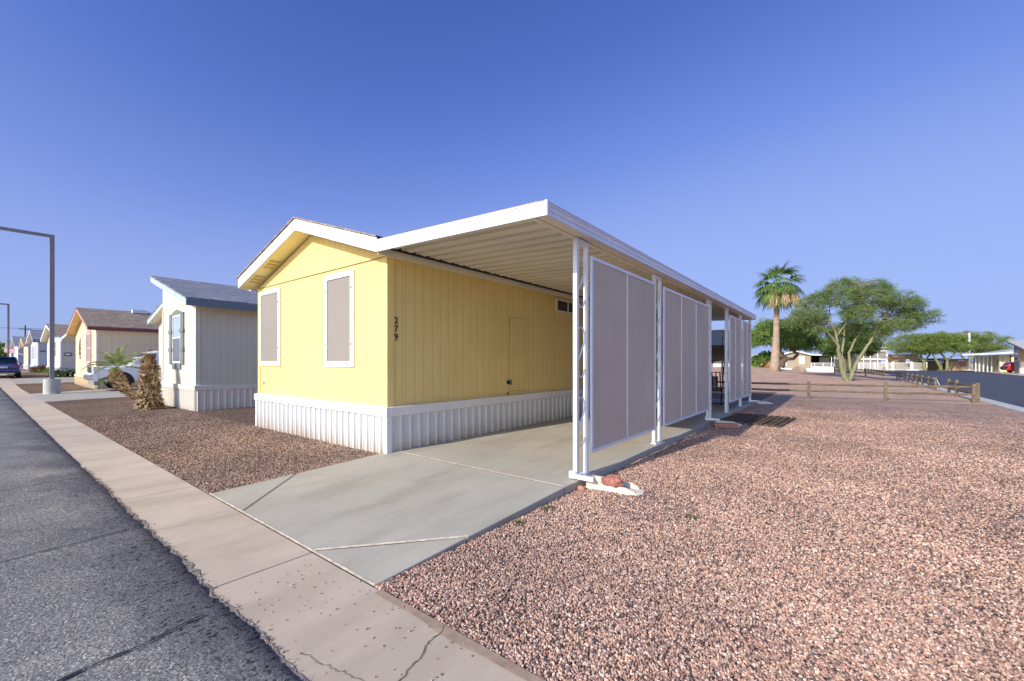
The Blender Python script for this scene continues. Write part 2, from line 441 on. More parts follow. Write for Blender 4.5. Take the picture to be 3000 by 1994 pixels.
M['walk'] = concretemat('sidewalk_concrete', (.55, .455, .36), stain=(.42, .34, .27), patch=.1)
M['edge'] = concretemat('slab_edge', (.3, .25, .22), stain=(.2, .15, .12), speck=False)
M['seal'] = mat('joint_filler', (.72, .61, .47), .9, var=.3, vs_=14, world=True)
M['mortar'] = concretemat('mortar_patch', (.27, .24, .21), speck=False, patch=.2)
M['asphalt'] = asphaltmat('old_asphalt'); M['asphalt2'] = asphaltmat('fresh_asphalt', False)
GR = [(.50, .33, .26), (.09, .075, .078), (.60, .44, .36), (.37, .22, .175), (.46, .35, .30), (.18, .145, .14), (.72, .60, .52), (.54, .37, .29), (.33, .23, .20)]
GL = [(.30, .18, .13), (.095, .068, .06), (.42, .29, .22), (.22, .13, .095), (.34, .23, .18), (.15, .11, .095), (.5, .4, .32)]
M['gravel_r'] = gravelmat('red_lava_gravel', [(min(1, q[0] * 1.28), q[1] * 1.19, q[2] * 1.13) for q in GR], 50, patch=.22, dark=.7)
M['gravel_l'] = gravelmat('brown_gravel', GL, 42, patch=.18)
M['berm'] = gravelmat('fine_decomposed_granite', [(.74, .50, .38), (.58, .38, .29), (.78, .54, .41), (.66, .45, .35)], 60, patch=.16, dark=.85)
M['stone_r'] = stonemat('red_lava_stone', [(q[0] * 1.0, q[1] * .93, q[2] * .89) for q in GR])
M['stone_l'] = stonemat('brown_stone', GL)
M['debris'] = stonemat('tan_debris', [(.45, .33, .24), (.2, .15, .12), (.55, .44, .34), (.3, .2, .16), (.05, .05, .05)])
M['wood'] = woodmat('weathered_rail_wood', (.12, .09, .06), (.235, .185, .13))
M['wood_dark'] = woodmat('dark_plank_wood', (.07, .05, .035), (.17, .12, .085), (25, 4, 25))
M['paver'] = mat('red_paver', (.5, .2, .15), .9, var=.15, vs_=8, fine=.15, bmp=.3)
M['splash'] = mat('cream_concrete', (.68, .62, .52), .85, var=.1, vs_=6, fine=.06, bmp=.2)
M['lava'] = mat('lava_rock', (.34, .13, .10), .95, var=.4, vs_=9, fine=.3, fscale=50, bmp=1.0, bsc=30)
M['cream'] = siding('cream_siding', (.72, .66, .54))
M['cream2'] = siding('yellow_cream_siding', (.8, .64, .42), period=.3)
M['bluegrey'] = siding('blue_grey_siding', (.55, .58, .68))
M['tan'] = mat('tan_stucco', (.33, .285, .205), .85, var=.06, fine=.06, bmp=.1)
M['tan2'] = mat('tan_block', (.43, .32, .205), .85, var=.08, fine=.06)
M['cream_skirt'] = skirtmat('cream_skirt', (.78, .74, .66), -.25)
M['cream_trim'] = mat('cream_trim', (.72, .66, .55), .6, var=.05)
M['teal'] = mat('grey_green_trim', (.17, .205, .195), .55, var=.08)
M['tealdark'] = mat('dark_teal_fascia', (.16, .2, .24), .5, var=.08)
M['maroon'] = mat('maroon_trim', (.2, .045, .055), .55, var=.1)
M['rose'] = mat('rose_trim', (.5, .28, .28), .6, var=.1)
M['grey'] = mat('grey_lamp_metal', (.27, .255, .26), .5, var=.1)
M['conc'] = mat('pale_concrete', (.46, .46, .45), .85, var=.15, vs_=5, fine=.08, bmp=.2)
M['leaf_palo'] = leafmat('palo_leaf', [(.075, .13, .035), (.15, .235, .065), (.25, .33, .105), (.11, .18, .05)])
M['leaf_mesq'] = leafmat('mesquite_leaf', [(.09, .16, .035), (.17, .28, .06), (.25, .36, .09), (.12, .2, .04)])
M['leaf_dark'] = leafmat('dark_leaf', [(.045, .085, .025), (.08, .14, .035), (.13, .19, .06)])
M['leaf_palm'] = leafmat('palm_leaf', [(.07, .13, .03), (.13, .22, .055), (.2, .3, .09)])
M['palm_dry'] = leafmat('dry_palm', [(.36, .25, .13), (.52, .40, .24), (.62, .5, .33)], .1)
M['boot'] = leafmat('dry_frond_base', [(.11, .06, .03), (.38, .24, .12), (.62, .46, .27), (.75, .62, .43), (.22, .13, .065)], 0, .9)
M['bark_green'] = mat('palo_bark', (.215, .22, .115), .85, var=.25, vs_=5, bmp=.3)
M['bark'] = mat('dark_bark', (.12, .085, .06), .9, var=.3, vs_=6, bmp=.5)
M['bark_palm'] = mat('palm_bark', (.36, .27, .2), .9, var=.2, vs_=3, fine=.2, fscale=14, bmp=.5, bsc=12)
M['carwhite'] = mat('white_car_paint', (.88, .88, .9), .2, var=.02, spec=.6, coat=.6)
M['carblue'] = mat('blue_car_paint', (.02, .06, .30), .25, var=.02, spec=.6, coat=.8)
M['carred'] = mat('red_car_paint', (.42, .01, .02), .25, var=.02, coat=.8)
M['carglass'] = glassmat('car_glass', (.015, .03, .045), .05)
M['rubber'] = mat('tyre_rubber', (.02, .02, .02), .8)
M['chrome'] = mat('chrome', (.6, .62, .66), .2, metal=.9, var=.03)
M['alloy'] = mat('wheel_alloy', (.6, .6, .62), .35, metal=.5, var=.05)
M['lampglass'] = mat('lamp_lens', (.75, .75, .7), .15, var=.05)
M['redlens'] = mat('red_lens', (.5, .015, .015), .2, var=.05)
M['plate'] = mat('licence_plate', (.7, .72, .78), .5)
M['signblue'] = mat('sign_blue', (.03, .1, .5), .5)
M['signred'] = mat('sign_red', (.5, .015, .02), .5)
M['canvas'] = mat('grey_tan_canvas', (.22, .19, .18), .9, var=.15, vs_=3)
M['iron'] = mat('white_iron', (.78, .77, .72), .5)

def text_mesh(name, s, size, m_, parent, loc, rot, ext=.004, align='CENTER'):
    cu = bpy.data.curves.new(name, 'FONT'); cu.body = s; cu.size = size; cu.extrude = ext
    cu.align_x = align; cu.align_y = 'CENTER'; cu.offset = size * .004
    tmp = bpy.data.objects.new(name + '_t', cu)
    me = bpy.data.meshes.new_from_object(tmp)
    bpy.data.objects.remove(tmp)
    me.name = name; me.materials.clear(); me.materials.append(m_)
    o = bpy.data.objects.new(name, me); link(o, parent); o.location = loc; o.rotation_euler = rot
    return o

# ------------------------------------------------------------------ terrain
def smooth(a, b, x):
    t_ = max(0, min(1, (x - a) / (b - a))); return t_ * t_ * (3 - 2 * t_)
def gz(x, y):
    z = -.1 + .62 * smooth(-38, -62, x)
    z += 1.1 * math.exp(-.5 * (((x + 9) / 7) ** 2 + ((y - 51) / 8.) ** 2)) * smooth(24, 30, y) * (1 - smooth(1.2, 4.2, x))
    if x < -6.0 and y > 2: z += .05 * smooth(-16, -11, x) * smooth(1.8, 3.6, y)
    return z
def axis(points):
    out = []
    for a, b, n in points:
        out += [a + (b - a) * i / n for i in range(n)]
    out.append(points[-1][1]); return out
xs = axis([(-1500, -300, 6), (-300, -130, 6), (-130, -26, 40), (-26, -11.05, 14), (-11.05, -2.61, 8), (-2.61, 4.6, 8), (4.6, 5.1, 1), (5.1, 17.3, 4), (17.3, 40, 8), (40, 200, 6), (200, 1500, 5)])
ys = axis([(-600, -40, 5), (-40, -6, 4), (-6, 1.0, 2), (1.0, 1.74, 1), (1.74, 4.2, 4), (4.2, 18.7, 6), (18.7, 23.6, 4), (23.6, 80, 40), (80, 130, 12), (130, 300, 6), (300, 2500, 6)])
g = MB()
nx = len(xs)
g.v = [(x, y, gz(x, y) - (.05 if (y < 1.0 or (x > 5.0 and y < 125)) else 0)) for y in ys for x in xs]
for j in range(len(ys) - 1):
    for i in range(nx - 1):
        cx_ = (xs[i] + xs[i + 1]) / 2; cy_ = (ys[j] + ys[j + 1]) / 2
        g.f.append((j * nx + i, j * nx + i + 1, (j + 1) * nx + i + 1, (j + 1) * nx + i))
        k = 2
        if cx_ < -2.6: k = 1 if cy_ < 26 else 2
        elif cy_ < 23.6 and cx_ < 5: k = 0
        g.m.append(k)
struct('ground', g, [M['gravel_r'], M['gravel_l'], M['berm']], smooth=True, label='open gravel and dirt ground of the home park', cat='ground')

# near road (asphalt with a ragged edge) ---------------------------------
def edge_y(x):
    n1 = noise.noise(Vector((x * 1.3, 3.1, 0))) * .022 + noise.noise(Vector((x * 7, 9.1, 0))) * .022 + noise.noise(Vector((x * 23, 1.1, 0))) * .012
    return 1.015 + n1
rd = MB()
X0, X1 = -150., 14.
xx = []
x = X1
while x > X0:
    xx.append(x); x -= .025 if -9 < x < 2 else (.1 if x > -30 else 2.0)
rows = [1.0, .985, .9, .8, .6, .3, -.1, -.6, -2, -6.5]
def rz_(x, y):
    b = -.079 + .62 * smooth(-38, -62, x)
    if x > -12 and y > -1.5: b += .008 * noise.noise(Vector((x * 9, y * 9, 0))) + .006 * noise.noise(Vector((x * 25, y * 25, 4)))
    return b
for x in xx:
    ey = edge_y(x)
    for k, r_ in enumerate(rows):
        y = ey if k == 0 else (ey - .012 if k == 1 else r_)
        z = rz_(x, y)
        if k == 0: z -= .02
        rd.v.append((x, y, z))
nr = len(rows)
for i in range(len(xx) - 1):
    for k in range(nr - 1):
        a = i * nr + k
        rd.f.append((a, a + nr, a + nr + 1, a + 1)); rd.m.append(0)
struct('road', rd, M['asphalt'], smooth=True, label='worn grey asphalt street with a broken dark edge beside the sidewalk', cat='road')
db = []
for _ in range(900):
    x = rnd.uniform(-9, 1.2); e = edge_y(x); db.append((x, e + abs(rnd.gauss(0, .018)) - .004, -.084 if rnd.random() < .7 else -.079))
# transverse crack lines in the asphalt
ck = MB()
for xc, a_ in ((-3.1, .35), (-5.3, .55), (-8.2, .5), (-1.7, .3), (-11.5, .5), (-15.5, .4)):
    pts = []
    for i in range(40):
        y = .88 - i * .09
        xq = xc + (.9 - y) * a_ * .25 + noise.noise(Vector((y * 3, xc, 0))) * .05
        pts.append((xq, y))
    for i in range(len(pts) - 1):
        wd = .008 + .006 * noise.noise(Vector((i * .9, xc, 5)))
        (x0, y0), (x1, y1) = pts[i], pts[i + 1]
        zz = -.0695
        ck.quad((x0 - wd, y0, zz), (x0 + wd, y0, zz), (x1 + wd, y1, zz), (x1 - wd, y1, zz))
struct('road_cracks', ck, mat('tar_crack', (.02, .02, .022), .7), label='dark tar filled cracks running across the asphalt street', cat='road')

# sidewalk ----------------------------------------------------------------
def strip(name, xa, xb, ya, yb, zf, m_, thick=.12, step=3.05, gap=.012, phase=-3.48, bev=.006, label=None):
    mb = MB(); k0 = math.floor((xa - phase) / step); x = phase + k0 * step
    while x < xb:
        a = max(x + gap / 2, xa); b = min(x + step - gap / 2, xb)
        if b > a:
            z0 = zf(a); z1 = zf(b)
            mb.add([(a, ya, z0 - thick), (b, ya, z1 - thick), (b, yb, z1 - thick), (a, yb, z0 - thick), (a, ya, z0), (b, ya, z1), (b, yb, z1), (a, yb, z0)],
                   [(0, 3, 2, 1), (4, 5, 6, 7), (0, 1, 5, 4), (1, 2, 6, 5), (2, 3, 7, 6), (3, 0, 4, 7)])
        x += step
    o = struct(name, mb, m_, label=label, cat='sidewalk')
    bv = o.modifiers.new('bevel', 'BEVEL'); bv.width = bev; bv.segments = 2
    return o
rise = lambda x: -.088 + .62 * smooth(-38, -62, x)
strip('sidewalk', -150, 10, .86, 1.74, rise, M['walk'], label='tan concrete sidewalk slabs along the near street')
# mortar smear between asphalt and sidewalk
mo = MB(); seg = []
x = 1.5
while x > -8.0:
    wd = .012 + .075 * noise.noise(Vector((x * 1.7, 7.7, 0))) + .02 * noise.noise(Vector((x * 11, 2, 0)))
    e = edge_y(x) - .02
    seg.append((x, e, e + .02 + max(.012, wd), -.0835)); x -= .03
for a, b in zip(seg, seg[1:]):
    mo.quad((b[0], b[1], b[3]), (a[0], a[1], a[3]), (a[0], a[2], a[3]), (b[0], b[2], b[3]))
struct('mortar_edge', mo, M['mortar'], label='rough grey mortar smeared between asphalt and sidewalk', cat='sidewalk')
# dirt lip along the gravel side of the walk, and a crack
dl = MB(); seg = []
x = 2.0
while x > -2.55:
    wd = .05 + .03 * noise.noise(Vector((x * 2.7, 1.7, 0)))
    seg.append((x, 1.735 - max(.015, wd), 1.75)); x -= .04
for a, b in zip(seg, seg[1:]):
    dl.quad((b[0], b[1], -.0838), (a[0], a[1], -.0838), (a[0], a[2], -.0838), (b[0], b[2], -.0838))
struct('sidewalk_dirt', dl, mat('tan_dirt', (.36, .26, .19), .95, var=.2, vs_=12, world=True), label='strip of tan dirt on the sidewalk edge by the gravel', cat='sidewalk')
cr = MB()
def crackline(p0, p1, n=40, amp=.03, wd=.0028, z=-.0832, seed=0.):
    p = []
    for i in range(n + 1):
        t_ = i / n
        o_ = noise.noise(Vector((t_ * 7, seed, 0))) * amp + noise.noise(Vector((t_ * 25, seed, 3))) * amp * .4
        dx = p1[0] - p0[0]; dy = p1[1] - p0[1]; L = math.hypot(dx, dy)
        p.append((p0[0] + dx * t_ - dy / L * o_, p0[1] + dy * t_ + dx / L * o_))
    for i in range(n):
        (x0, y0), (x1, y1) = p[i], p[i + 1]
        dx = x1 - x0; dy = y1 - y0; L = math.hypot(dx, dy) or 1
        w_ = wd * (1 + .7 * noise.noise(Vector((i * .7, seed, 9))))
        nx_, ny_ = -dy / L * w_, dx / L * w_
        cr.quad((x0 - nx_, y0 - ny_, z), (x0 + nx_, y0 + ny_, z), (x1 + nx_, y1 + ny_, z), (x1 - nx_, y1 - ny_, z))
crackline((-1.88, 1.74), (-1.62, 1.0), seed=1.); crackline((-1.66, 1.2), (-1.1, 1.72), seed=2., wd=.0016); crackline((-2.3, 1.1), (-1.66, 1.22), seed=3., wd=.0016)
crackline((-5.1, 1.02), (-4.95, 1.73), seed=4., wd=.0016)
struct('sidewalk_cracks', cr, mat('crack_dark', (.09, .07, .055), .9), label='thin cracks wandering over the near sidewalk slabs', cat='sidewalk')

# driveway apron and carport slab -----------------------------------------
dv = MB()
def sheet(mb, pts, z_, thick=.2):
    n = len(pts)
    top = [(p[0], p[1], z_(p[0], p[1])) for p in pts]; bot = [(p[0], p[1], -.35) for p in pts]
    mb.add(top + bot, [tuple(range(n)), tuple(range(n, 2 * n))[::-1]] + [(i, n + i, n + (i + 1) % n, (i + 1) % n) for i in range(n)])
zf = lambda x, y: -.082 + .082 * smooth(1.2, 4.6, y) * 1.0
zl = lambda x, y: -.084 + .084 * (y - 1.755) / (4.38 - 1.755)
g_ = .012
sheet(dv, [(-5.02 + g_, 1.76), (-3.5 - g_, 1.76), (-2.61, 2.72 - g_), (-2.61, 4.375), (-6.0, 4.375), (-6.0, 2.78 + g_)], zl)
sheet(dv, [(-6.0, 1.76), (-5.02 - g_, 1.76), (-6.0, 2.78 - g_)], zl)
sheet(dv, [(-3.5 + g_, 1.76), (-2.61, 1.76), (-2.61, 2.72 - 2.6 * g_)], zl)
ob = struct('driveway', dv, M['drive'], label='smooth grey concrete driveway apron sloping up to the carport', cat='driveway')
bv = ob.modifiers.new('bevel', 'BEVEL'); bv.width = .008; bv.segments = 2; bv.limit_method = 'ANGLE'
sl = MB()
sheet(sl, [(-5.93, 4.4), (-2.61, 4.4), (-2.61, 7.325), (-5.93, 7.325)], lambda x, y: 0)
sheet(sl, [(-5.93, 7.345), (-2.61, 7.345), (-2.61, 12.6), (-5.93, 12.6)], lambda x, y: 0)
sheet(sl, [(-5.93, 12.62), (-2.61, 12.62), (-2.61, 18.7), (-5.93, 18.7)], lambda x, y: 0)
ob = struct('carport_slab', sl, M['drive'], label='grey concrete floor slab under the carport roof', cat='slab')
bv = ob.modifiers.new('bevel', 'BEVEL'); bv.width = .008; bv.segments = 2; bv.limit_method = 'ANGLE'
jf = MB()
def jline(p, q, wd, z0, z1):
    dx = q[0] - p[0]; dy = q[1] - p[1]; L = math.hypot(dx, dy); nx_, ny_ = -dy / L * wd, dx / L * wd
    jf.quad((p[0] - nx_, p[1] - ny_, z0), (q[0] - nx_, q[1] - ny_, z1), (q[0] + nx_, q[1] + ny_, z1), (p[0] + nx_, p[1] + ny_, z0))
jline((-5.93, 4.388), (-2.615, 4.388), .02, .003, .003)
jline((-5.93, 7.335), (-2.615, 7.335), .014, .003, .003)
jline((-3.5, 1.765), (-2.615, 2.72), .018, -.0805, zl(0, 2.72) + .003)
jline((-6.0, 1.75), (-2.61, 1.75), .013, -.080, -.080)
struct('joint_filler', jf, M['seal'], label='pale filler strips in the driveway joints', cat='driveway')
jf = MB()
jline((-5.02, 1.765), (-5.99, 2.78), .008, -.0805, zl(0, 2.78) + .003)
struct('driveway_joint', jf, mat('joint_dark', (.16, .14, .12), .9), label='dark diagonal joint at the left corner of the driveway', cat='driveway')

# other driveways of the row ----------------------------------------------
def drive(xa, xb, xc, xd, label, yb=16):
    mb = MB(); z = lambda x, y: rise(x) + .004 if y < 2 else rise(x) + .03
    p = [(xa, 1.75), (xb, 1.75), (xc, 5.2), (xc, yb), (xd, yb), (xd, 5.2)]
    sheet(mb, p, z)
    return struct('driveway', mb, M['drive'], label=label, cat='driveway')
drive(-32.2, -25.3, -25.9, -34.6, 'concrete driveway under the parked white pickup')
drive(-50.5, -44.5, -44.5, -51.2, 'concrete driveway beyond the cream and maroon home')
drive(-71.0, -63.5, -63.5, -72.0, 'concrete driveway beside the blue grey home far along the street')
drive(-103.0, -97.0, -97.0, -104.0, 'farthest concrete driveway down the street')

# right-hand road, kerb ----------------------------------------------------
def flat(name, pts, z, m_, label, cat, thick=0.):
    mb = MB(); n = len(pts)
    if thick: sheet(mb, pts, lambda x, y: z)
    else: mb.add([(p[0], p[1], z) for p in pts], [tuple(range(n))])
    return struct(name, mb, m_, label=label, cat=cat)
flat('side_road', [(5.1, -4), (17.3, -4), (17.3, 78), (19.1, 101), (20.5, 117), (24, 126), (4.5, 111.5), (5.1, 100), (5.1, 60)], -.125, M['asphalt2'], 'fresh dark asphalt road on the right leading to the parking area', 'road')
flat('kerb', [(4.6, 2.0), (5.1, 2.0), (5.1, 100), (4.6, 100)], -.085, M['conc'], 'pale concrete kerb strip along the dark side road', 'kerb', .1)
flat('far_sidewalk', [(17.3, -4), (18.4, -4), (18.4, 78), (20.2, 101), (21.6, 117), (20.5, 117), (19.1, 101), (17.3, 78)], -.09, M['walk'], 'tan sidewalk on the far side of the dark road', 'sidewalk', .1)

# gravel stones -------------------------------------------------------------
def stones(name, pts, sub, m_, label, smin, smax):
    me = bpy.data.meshes.new(name); me.from_pydata(pts, [], []); me.materials.append(m_)
    o = bpy.data.objects.new(name, me); link(o); tag(o, label, 'gravel', kind='stuff')
    ng = bpy.data.node_groups.new(name, 'GeometryNodeTree')
    ng.interface.new_socket('Geometry', in_out='INPUT', socket_type='NodeSocketGeometry')
    ng.interface.new_socket('Geometry', in_out='OUTPUT', socket_type='NodeSocketGeometry')
    gi = ng.nodes.new('NodeGroupInput'); go = ng.nodes.new('NodeGroupOutput')
    ico = ng.nodes.new('GeometryNodeMeshIcoSphere'); ico.inputs['Radius'].default_value = 1; ico.inputs['Subdivisions'].default_value = sub
    # squash into an angular chip
    pos = ng.nodes.new('GeometryNodeInputPosition'); nzt = ng.nodes.new('ShaderNodeTexNoise'); nzt.inputs['Scale'].default_value = 1.4
    ng.links.new(pos.outputs[0], nzt.inputs['Vector'])
    sub_ = ng.nodes.new('ShaderNodeVectorMath'); sub_.operation = 'SUBTRACT'; ng.links.new(nzt.outputs['Color'], sub_.inputs[0]); sub_.inputs[1].default_value = (.5, .5, .5)
    sc = ng.nodes.new('ShaderNodeVectorMath'); sc.operation = 'SCALE'; ng.links.new(sub_.outputs[0], sc.inputs[0]); sc.inputs['Scale'].default_value = 1.5
    sp = ng.nodes.new('GeometryNodeSetPosition'); ng.links.new(ico.outputs['Mesh'], sp.inputs['Geometry']); ng.links.new(sc.outputs[0], sp.inputs['Offset'])
    sm = ng.nodes.new('GeometryNodeSetMaterial'); sm.inputs['Material'].default_value = m_; ng.links.new(sp.outputs[0], sm.inputs[0])
    iop = ng.nodes.new('GeometryNodeInstanceOnPoints')
    rr = ng.nodes.new('FunctionNodeRandomValue'); rr.data_type = 'FLOAT_VECTOR'; rr.inputs[0].default_value = (0, 0, 0); rr.inputs[1].default_value = (6.28, 6.28, 6.28); rr.inputs['Seed'].default_value = 3
    rs = ng.nodes.new('FunctionNodeRandomValue'); rs.data_type = 'FLOAT_VECTOR'; rs.inputs[0].default_value = (smin, smin, smin * .7); rs.inputs[1].default_value = (smax, smax, smax * .8); rs.inputs['Seed'].default_value = 9
    ng.links.new(gi.outputs[0], iop.inputs['Points']); ng.links.new(sm.outputs[0], iop.inputs['Instance'])
    ng.links.new(rr.outputs[0], iop.inputs['Rotation']); ng.links.new(rs.outputs[0], iop.inputs['Scale'])
    ng.links.new(iop.outputs[0], go.inputs[0])
    md = o.modifiers.new('stones', 'NODES'); md.node_group = ng
    return o
def scatter(n, xa, xb, ya, yb, dens, zoff, skip=None):
    out = []
    while len(out) < n:
        x = rnd.uniform(xa, xb); y = rnd.uniform(ya, yb)
        if rnd.random() > dens(x, y): continue
        if skip and skip(x, y): continue
        out.append((x, y, gz(x, y) + zoff + rnd.uniform(-.004, .006)))
    return out
near = lambda x, y: min(1, (3.2 / max(1.5, math.hypot(x, y))) ** 1.6) * (1 - .65 * smooth(.12, .45, noise.noise(Vector((x * .55, y * .4, 3.3))))) * (1 if y < 15 else smooth(19.2, 15, y) if 0 else 1 - smooth(15, 19.2, y))
mudpatch = lambda x, y: math.hypot((x + 1.7) / .5, (y - 4.7) / .6) < 1 and rnd.random() < .75
pr_ = scatter(210000, -2.6, 4.4, 1.75, 19, near, .004, mudpatch)
stones('gravel', pr_, 1, M['stone_r'], 'loose pink and dark red lava gravel covering the lot right of the carport', .0050, .0125)
nearl = lambda x, y: min(1, (6.0 / max(1.5, math.hypot(x, y))) ** 1.8)
pl_ = scatter(60000, -17, -6.02, 1.76, 4.24, nearl, .002, lambda x, y: x > -6.02)
stones('gravel', pl_, 1, M['stone_l'], 'fine brown gravel bed in front of the yellow home', .007, .014)
stones('debris', db, 1, M['debris'], 'tan grit and crumbs lying in the seam between asphalt and sidewalk', .0025, .007)
few = scatter(150, -3.3, -.2, 1.05, 1.72, lambda x, y: 1 if y > 1.3 else .4, .0)
few = [(a, b, -.083) for a, b, c in few]
stones('pebbles', few, 1, M['stone_l'], 'stray pebbles scattered on the near sidewalk slab', .0025, .0065)

# ==================================================================== yellow home
HL, HR, HF, HB = -11.1, -5.95, 4.25, 18.3
O = (-8.5, 4.25, 0)
home = thing('mobile_home', 'yellow mobile home with white skirting and the number 279 on its side', 'mobile home', O)
ew, rz0 = 3.26, 4.10     # eave height of the wall, ridge
RX = -8.5
def B(o=O): return MB(o)
m = B(); m.prism([(HL, .68), (HR, .68), (HR, ew), (HL, ew)], 'y', HF, HB); obj('wall', m, M['yellow'], home)
m = B(); m.prism([(HL, ew), (HR, ew), (RX, 4.085)], 'y', HF - .012, HB); obj('gable', m, M['yellow'], home)
m = B(); m.box(HL - .01, HR + .01, HF - .018, HF - .0125, ew - .006, ew + .006); obj('seam_strip', m, mat('seam', (.25, .2, .08)), home)
# corner trim
for nm, bx in (('a', (HR - .1, HR + .012, HF - .02, HF, .68, ew - .01)), ('b', (HR, HR + .02, HF - .02, HF + .1, .68, ew - .01)), ('c', (HL - .012, HL + .1, HF - .02, HF, .68, ew - .01))):
    m = B(); m.box(*bx); obj('corner_trim', m, M['yellow_trim'], home)
# band + corrugated skirting
def corrug(mb, p0, p1, z0, z1, nrm, pitch=.2, d=.034):
    """vertical ribbed sheet from p0 to p1 (2-D) bulging along nrm"""
    L = math.hypot(p1[0] - p0[0], p1[1] - p0[1]); ux, uy = (p1[0] - p0[0]) / L, (p1[1] - p0[1]) / L
    prof = []; s = 0
    while s < L:
        for ds, o_ in ((0, 0), (.035, 0), (.047, d), (.075, d), (.087, 0), (.118, 0), (.126, d * .45), (.14, d * .45), (.148, 0)):
            if s + ds <= L: prof.append((s + ds, o_))
        s += pitch
    prof.append((L, 0))
    n = len(prof); vv = []
    for z in (z0, z1):
        for s_, o_ in prof: vv.append((p0[0] + ux * s_ + nrm[0] * o_, p0[1] + uy * s_ + nrm[1] * o_, z))
    mb.add(vv, [(i, i + 1, n + i + 1, n + i) for i in range(n - 1)])
m = B(); corrug(m, (HL - .03, HF - .035), (HR + .03, HF - .035), -.08, .64, (0, -1))
corrug(m, (HR + .035, HF - .03), (HR + .035, HB), -.08, .64, (1, 0))
corrug(m, (HL - .035, HB), (HL - .035, HF - .03), -.08, .64, (-1, 0))
obj('skirting', m, M['skirt'], home)
m = B(); m.box(HR - .03, HR + .062, HF - .062, HF + .05, -.07, .62); m.box(HL - .06, HL + .03, HF - .06, HF - .02, -.07, .62); objs('skirting_corner', m, M['white'], home, bevel=.006)
m = B()
for a, b in ((HL - .075, -10.0), (-9.997, -8.4), (-8.397, HR + .08)): m.box(a, b, HF - .085, HF - .001, .6, .75 + (.01 if a > -10.5 else 0))
m.box(HR + .001, HR + .085, HF, 8.0, .6, .755); m.box(HR + .001, HR + .085, 8.003, HB, .6, .755)
m.box(HL - .08, HL - .001, HF, HB, .6, .75)
obj('skirting_band', m, M['white'], home, bevel=.012)
# roof
def slope_roof(mb, xr, zr, xe, ze, y0, y1, t):
    mb.prism([(xr, zr), (xe, ze), (xe, ze + t), (xr, zr + t)], 'y', y0, y1)
FY = 3.93
m = B(); slope_roof(m, RX, 4.333, HL - .33, 3.484, FY - .06, HB + .3, .025); slope_roof(m, RX, 4.333, HR + .22, 3.457, FY - .06, HB + .3, .025)
ro = obj('roof', m, M['roof_tanbrown'], home)
m = B()
for x, y in ((-7.6, 9), (-9.5, 11)):
    m.cyl((x, y, 3.9), .05, .62, 10)
m.cyl((-6.3, 6.0, 3.5), .045, .84, 10)
objs('roof_vent', m, M['black'], ro)
m = B(); m.prism([(RX, 4.10), (RX, 4.33), (HL - .3, 3.49), (HL - .3, 3.25)], 'y', FY - .03, FY); m.prism([(RX + .001, 4.10), (RX + .001, 4.33), (HR + .2, 3.46), (HR + .2, 3.22)], 'y', FY - .03, FY)
obj('rake_fascia', m, M['white'], home, bevel=.004)
m = B(); m.box(HR + .17, HR + .2, FY + .002, HB + .3, 3.2, 3.33); obj('eave_fascia', m, M['offwhite'], home)
m = B(); m.box(HL - .3, HL - .27, FY + .002, HB + .3, 3.25, 3.48); obj('eave_fascia', m, M['white'], home)
m = B(); m.prism([(RX, 4.10), (HL - .27, 3.26), (HL - .27, 3.275), (RX, 4.12)], 'y', FY + .001, HB + .28); m.prism([(RX, 4.10), (HR + .17, 3.235), (HR + .17, 3.25), (RX, 4.12)], 'y', FY + .001, HB + .28)
sof = obj('soffit', m, M['soffit'], home)
vdark = mat('vent_shadow', (.6, .47, .18), .9)
for xa, xb in ((-10.2, -9.75), (-11.0, -10.55)):
    f_ = lambda x: 4.10 - (RX - x) * (4.10 - 3.26) / (RX - HL + .27) - .003
    for k in range(3):
        a = xa + k * .155; b = a + .11
        m = B(); m.add([(a, FY + .05, f_(a)), (b, FY + .05, f_(b)), (b, HF - .05, f_(b)), (a, HF - .05, f_(a))], [(0, 1, 2, 3)]); obj('soffit_vent', m, vdark, sof)
# windows with sun screens
def sun_window(xa, xb, za, zb):
    m = B(); y0 = HF - .035; t_ = .085
    m.box(xa, xb, y0, HF - .001, zb - t_, zb); m.box(xa, xb, y0, HF - .001, za, za + t_)
    m.box(xa, xa + t_, y0, HF - .001, za + t_, zb - t_); m.box(xb - t_, xb, y0, HF - .001, za + t_, zb - t_)
    wn = obj('window', m, M['white'], home, bevel=.004)
    m = B(); m.box(xa + t_, xb - t_, HF - .024, HF - .021, za + t_, zb - t_); obj('sun_screen', m, M['screen_beige'], wn)
    zm_ = (za + zb) / 2 - .02
    for a_, b_, mm in ((zm_ + .02, zb - t_, 'pane_pale'), (za + t_, zm_ - .02, 'pane_tan')):
        m = B(); m.box(xa + t_, xb - t_, HF - .012, HF - .0005, a_, b_); obj('pane', m, M[mm], wn)
    m = B(); y1 = HF - .042; s_ = .022; q = t_ - .005
    m.box(xa + q, xb - q, y1, HF - .02, zb - q - s_, zb - q); m.box(xa + q, xb - q, y1, HF - .02, za + q, za + q + s_)
    m.box(xa + q, xa + q + s_, y1, HF - .02, za + q + s_, zb - q - s_); m.box(xb - q - s_, xb - q, y1, HF - .02, za + q + s_, zb - q - s_)
    obj('screen_frame', m, M['whitemetal'], wn)
    m = B()
    for z in (za + .42, zb - .32):
        for x in (xa + q - .012, xb - q + .012): m.box(x - .012, x + .012, HF - .05, HF - .036, z - .02, z + .02)
    for x in (xa + .22, xb - .22): m.box(x - .02, x + .02, HF - .05, HF - .036, za + q - .02, za + q)
    objs('screen_clip', m, M['grey'], wn)
sun_window(-10.98, -9.9, 1.42, 3.17); sun_window(-7.95, -6.93, 1.42, 3.17)
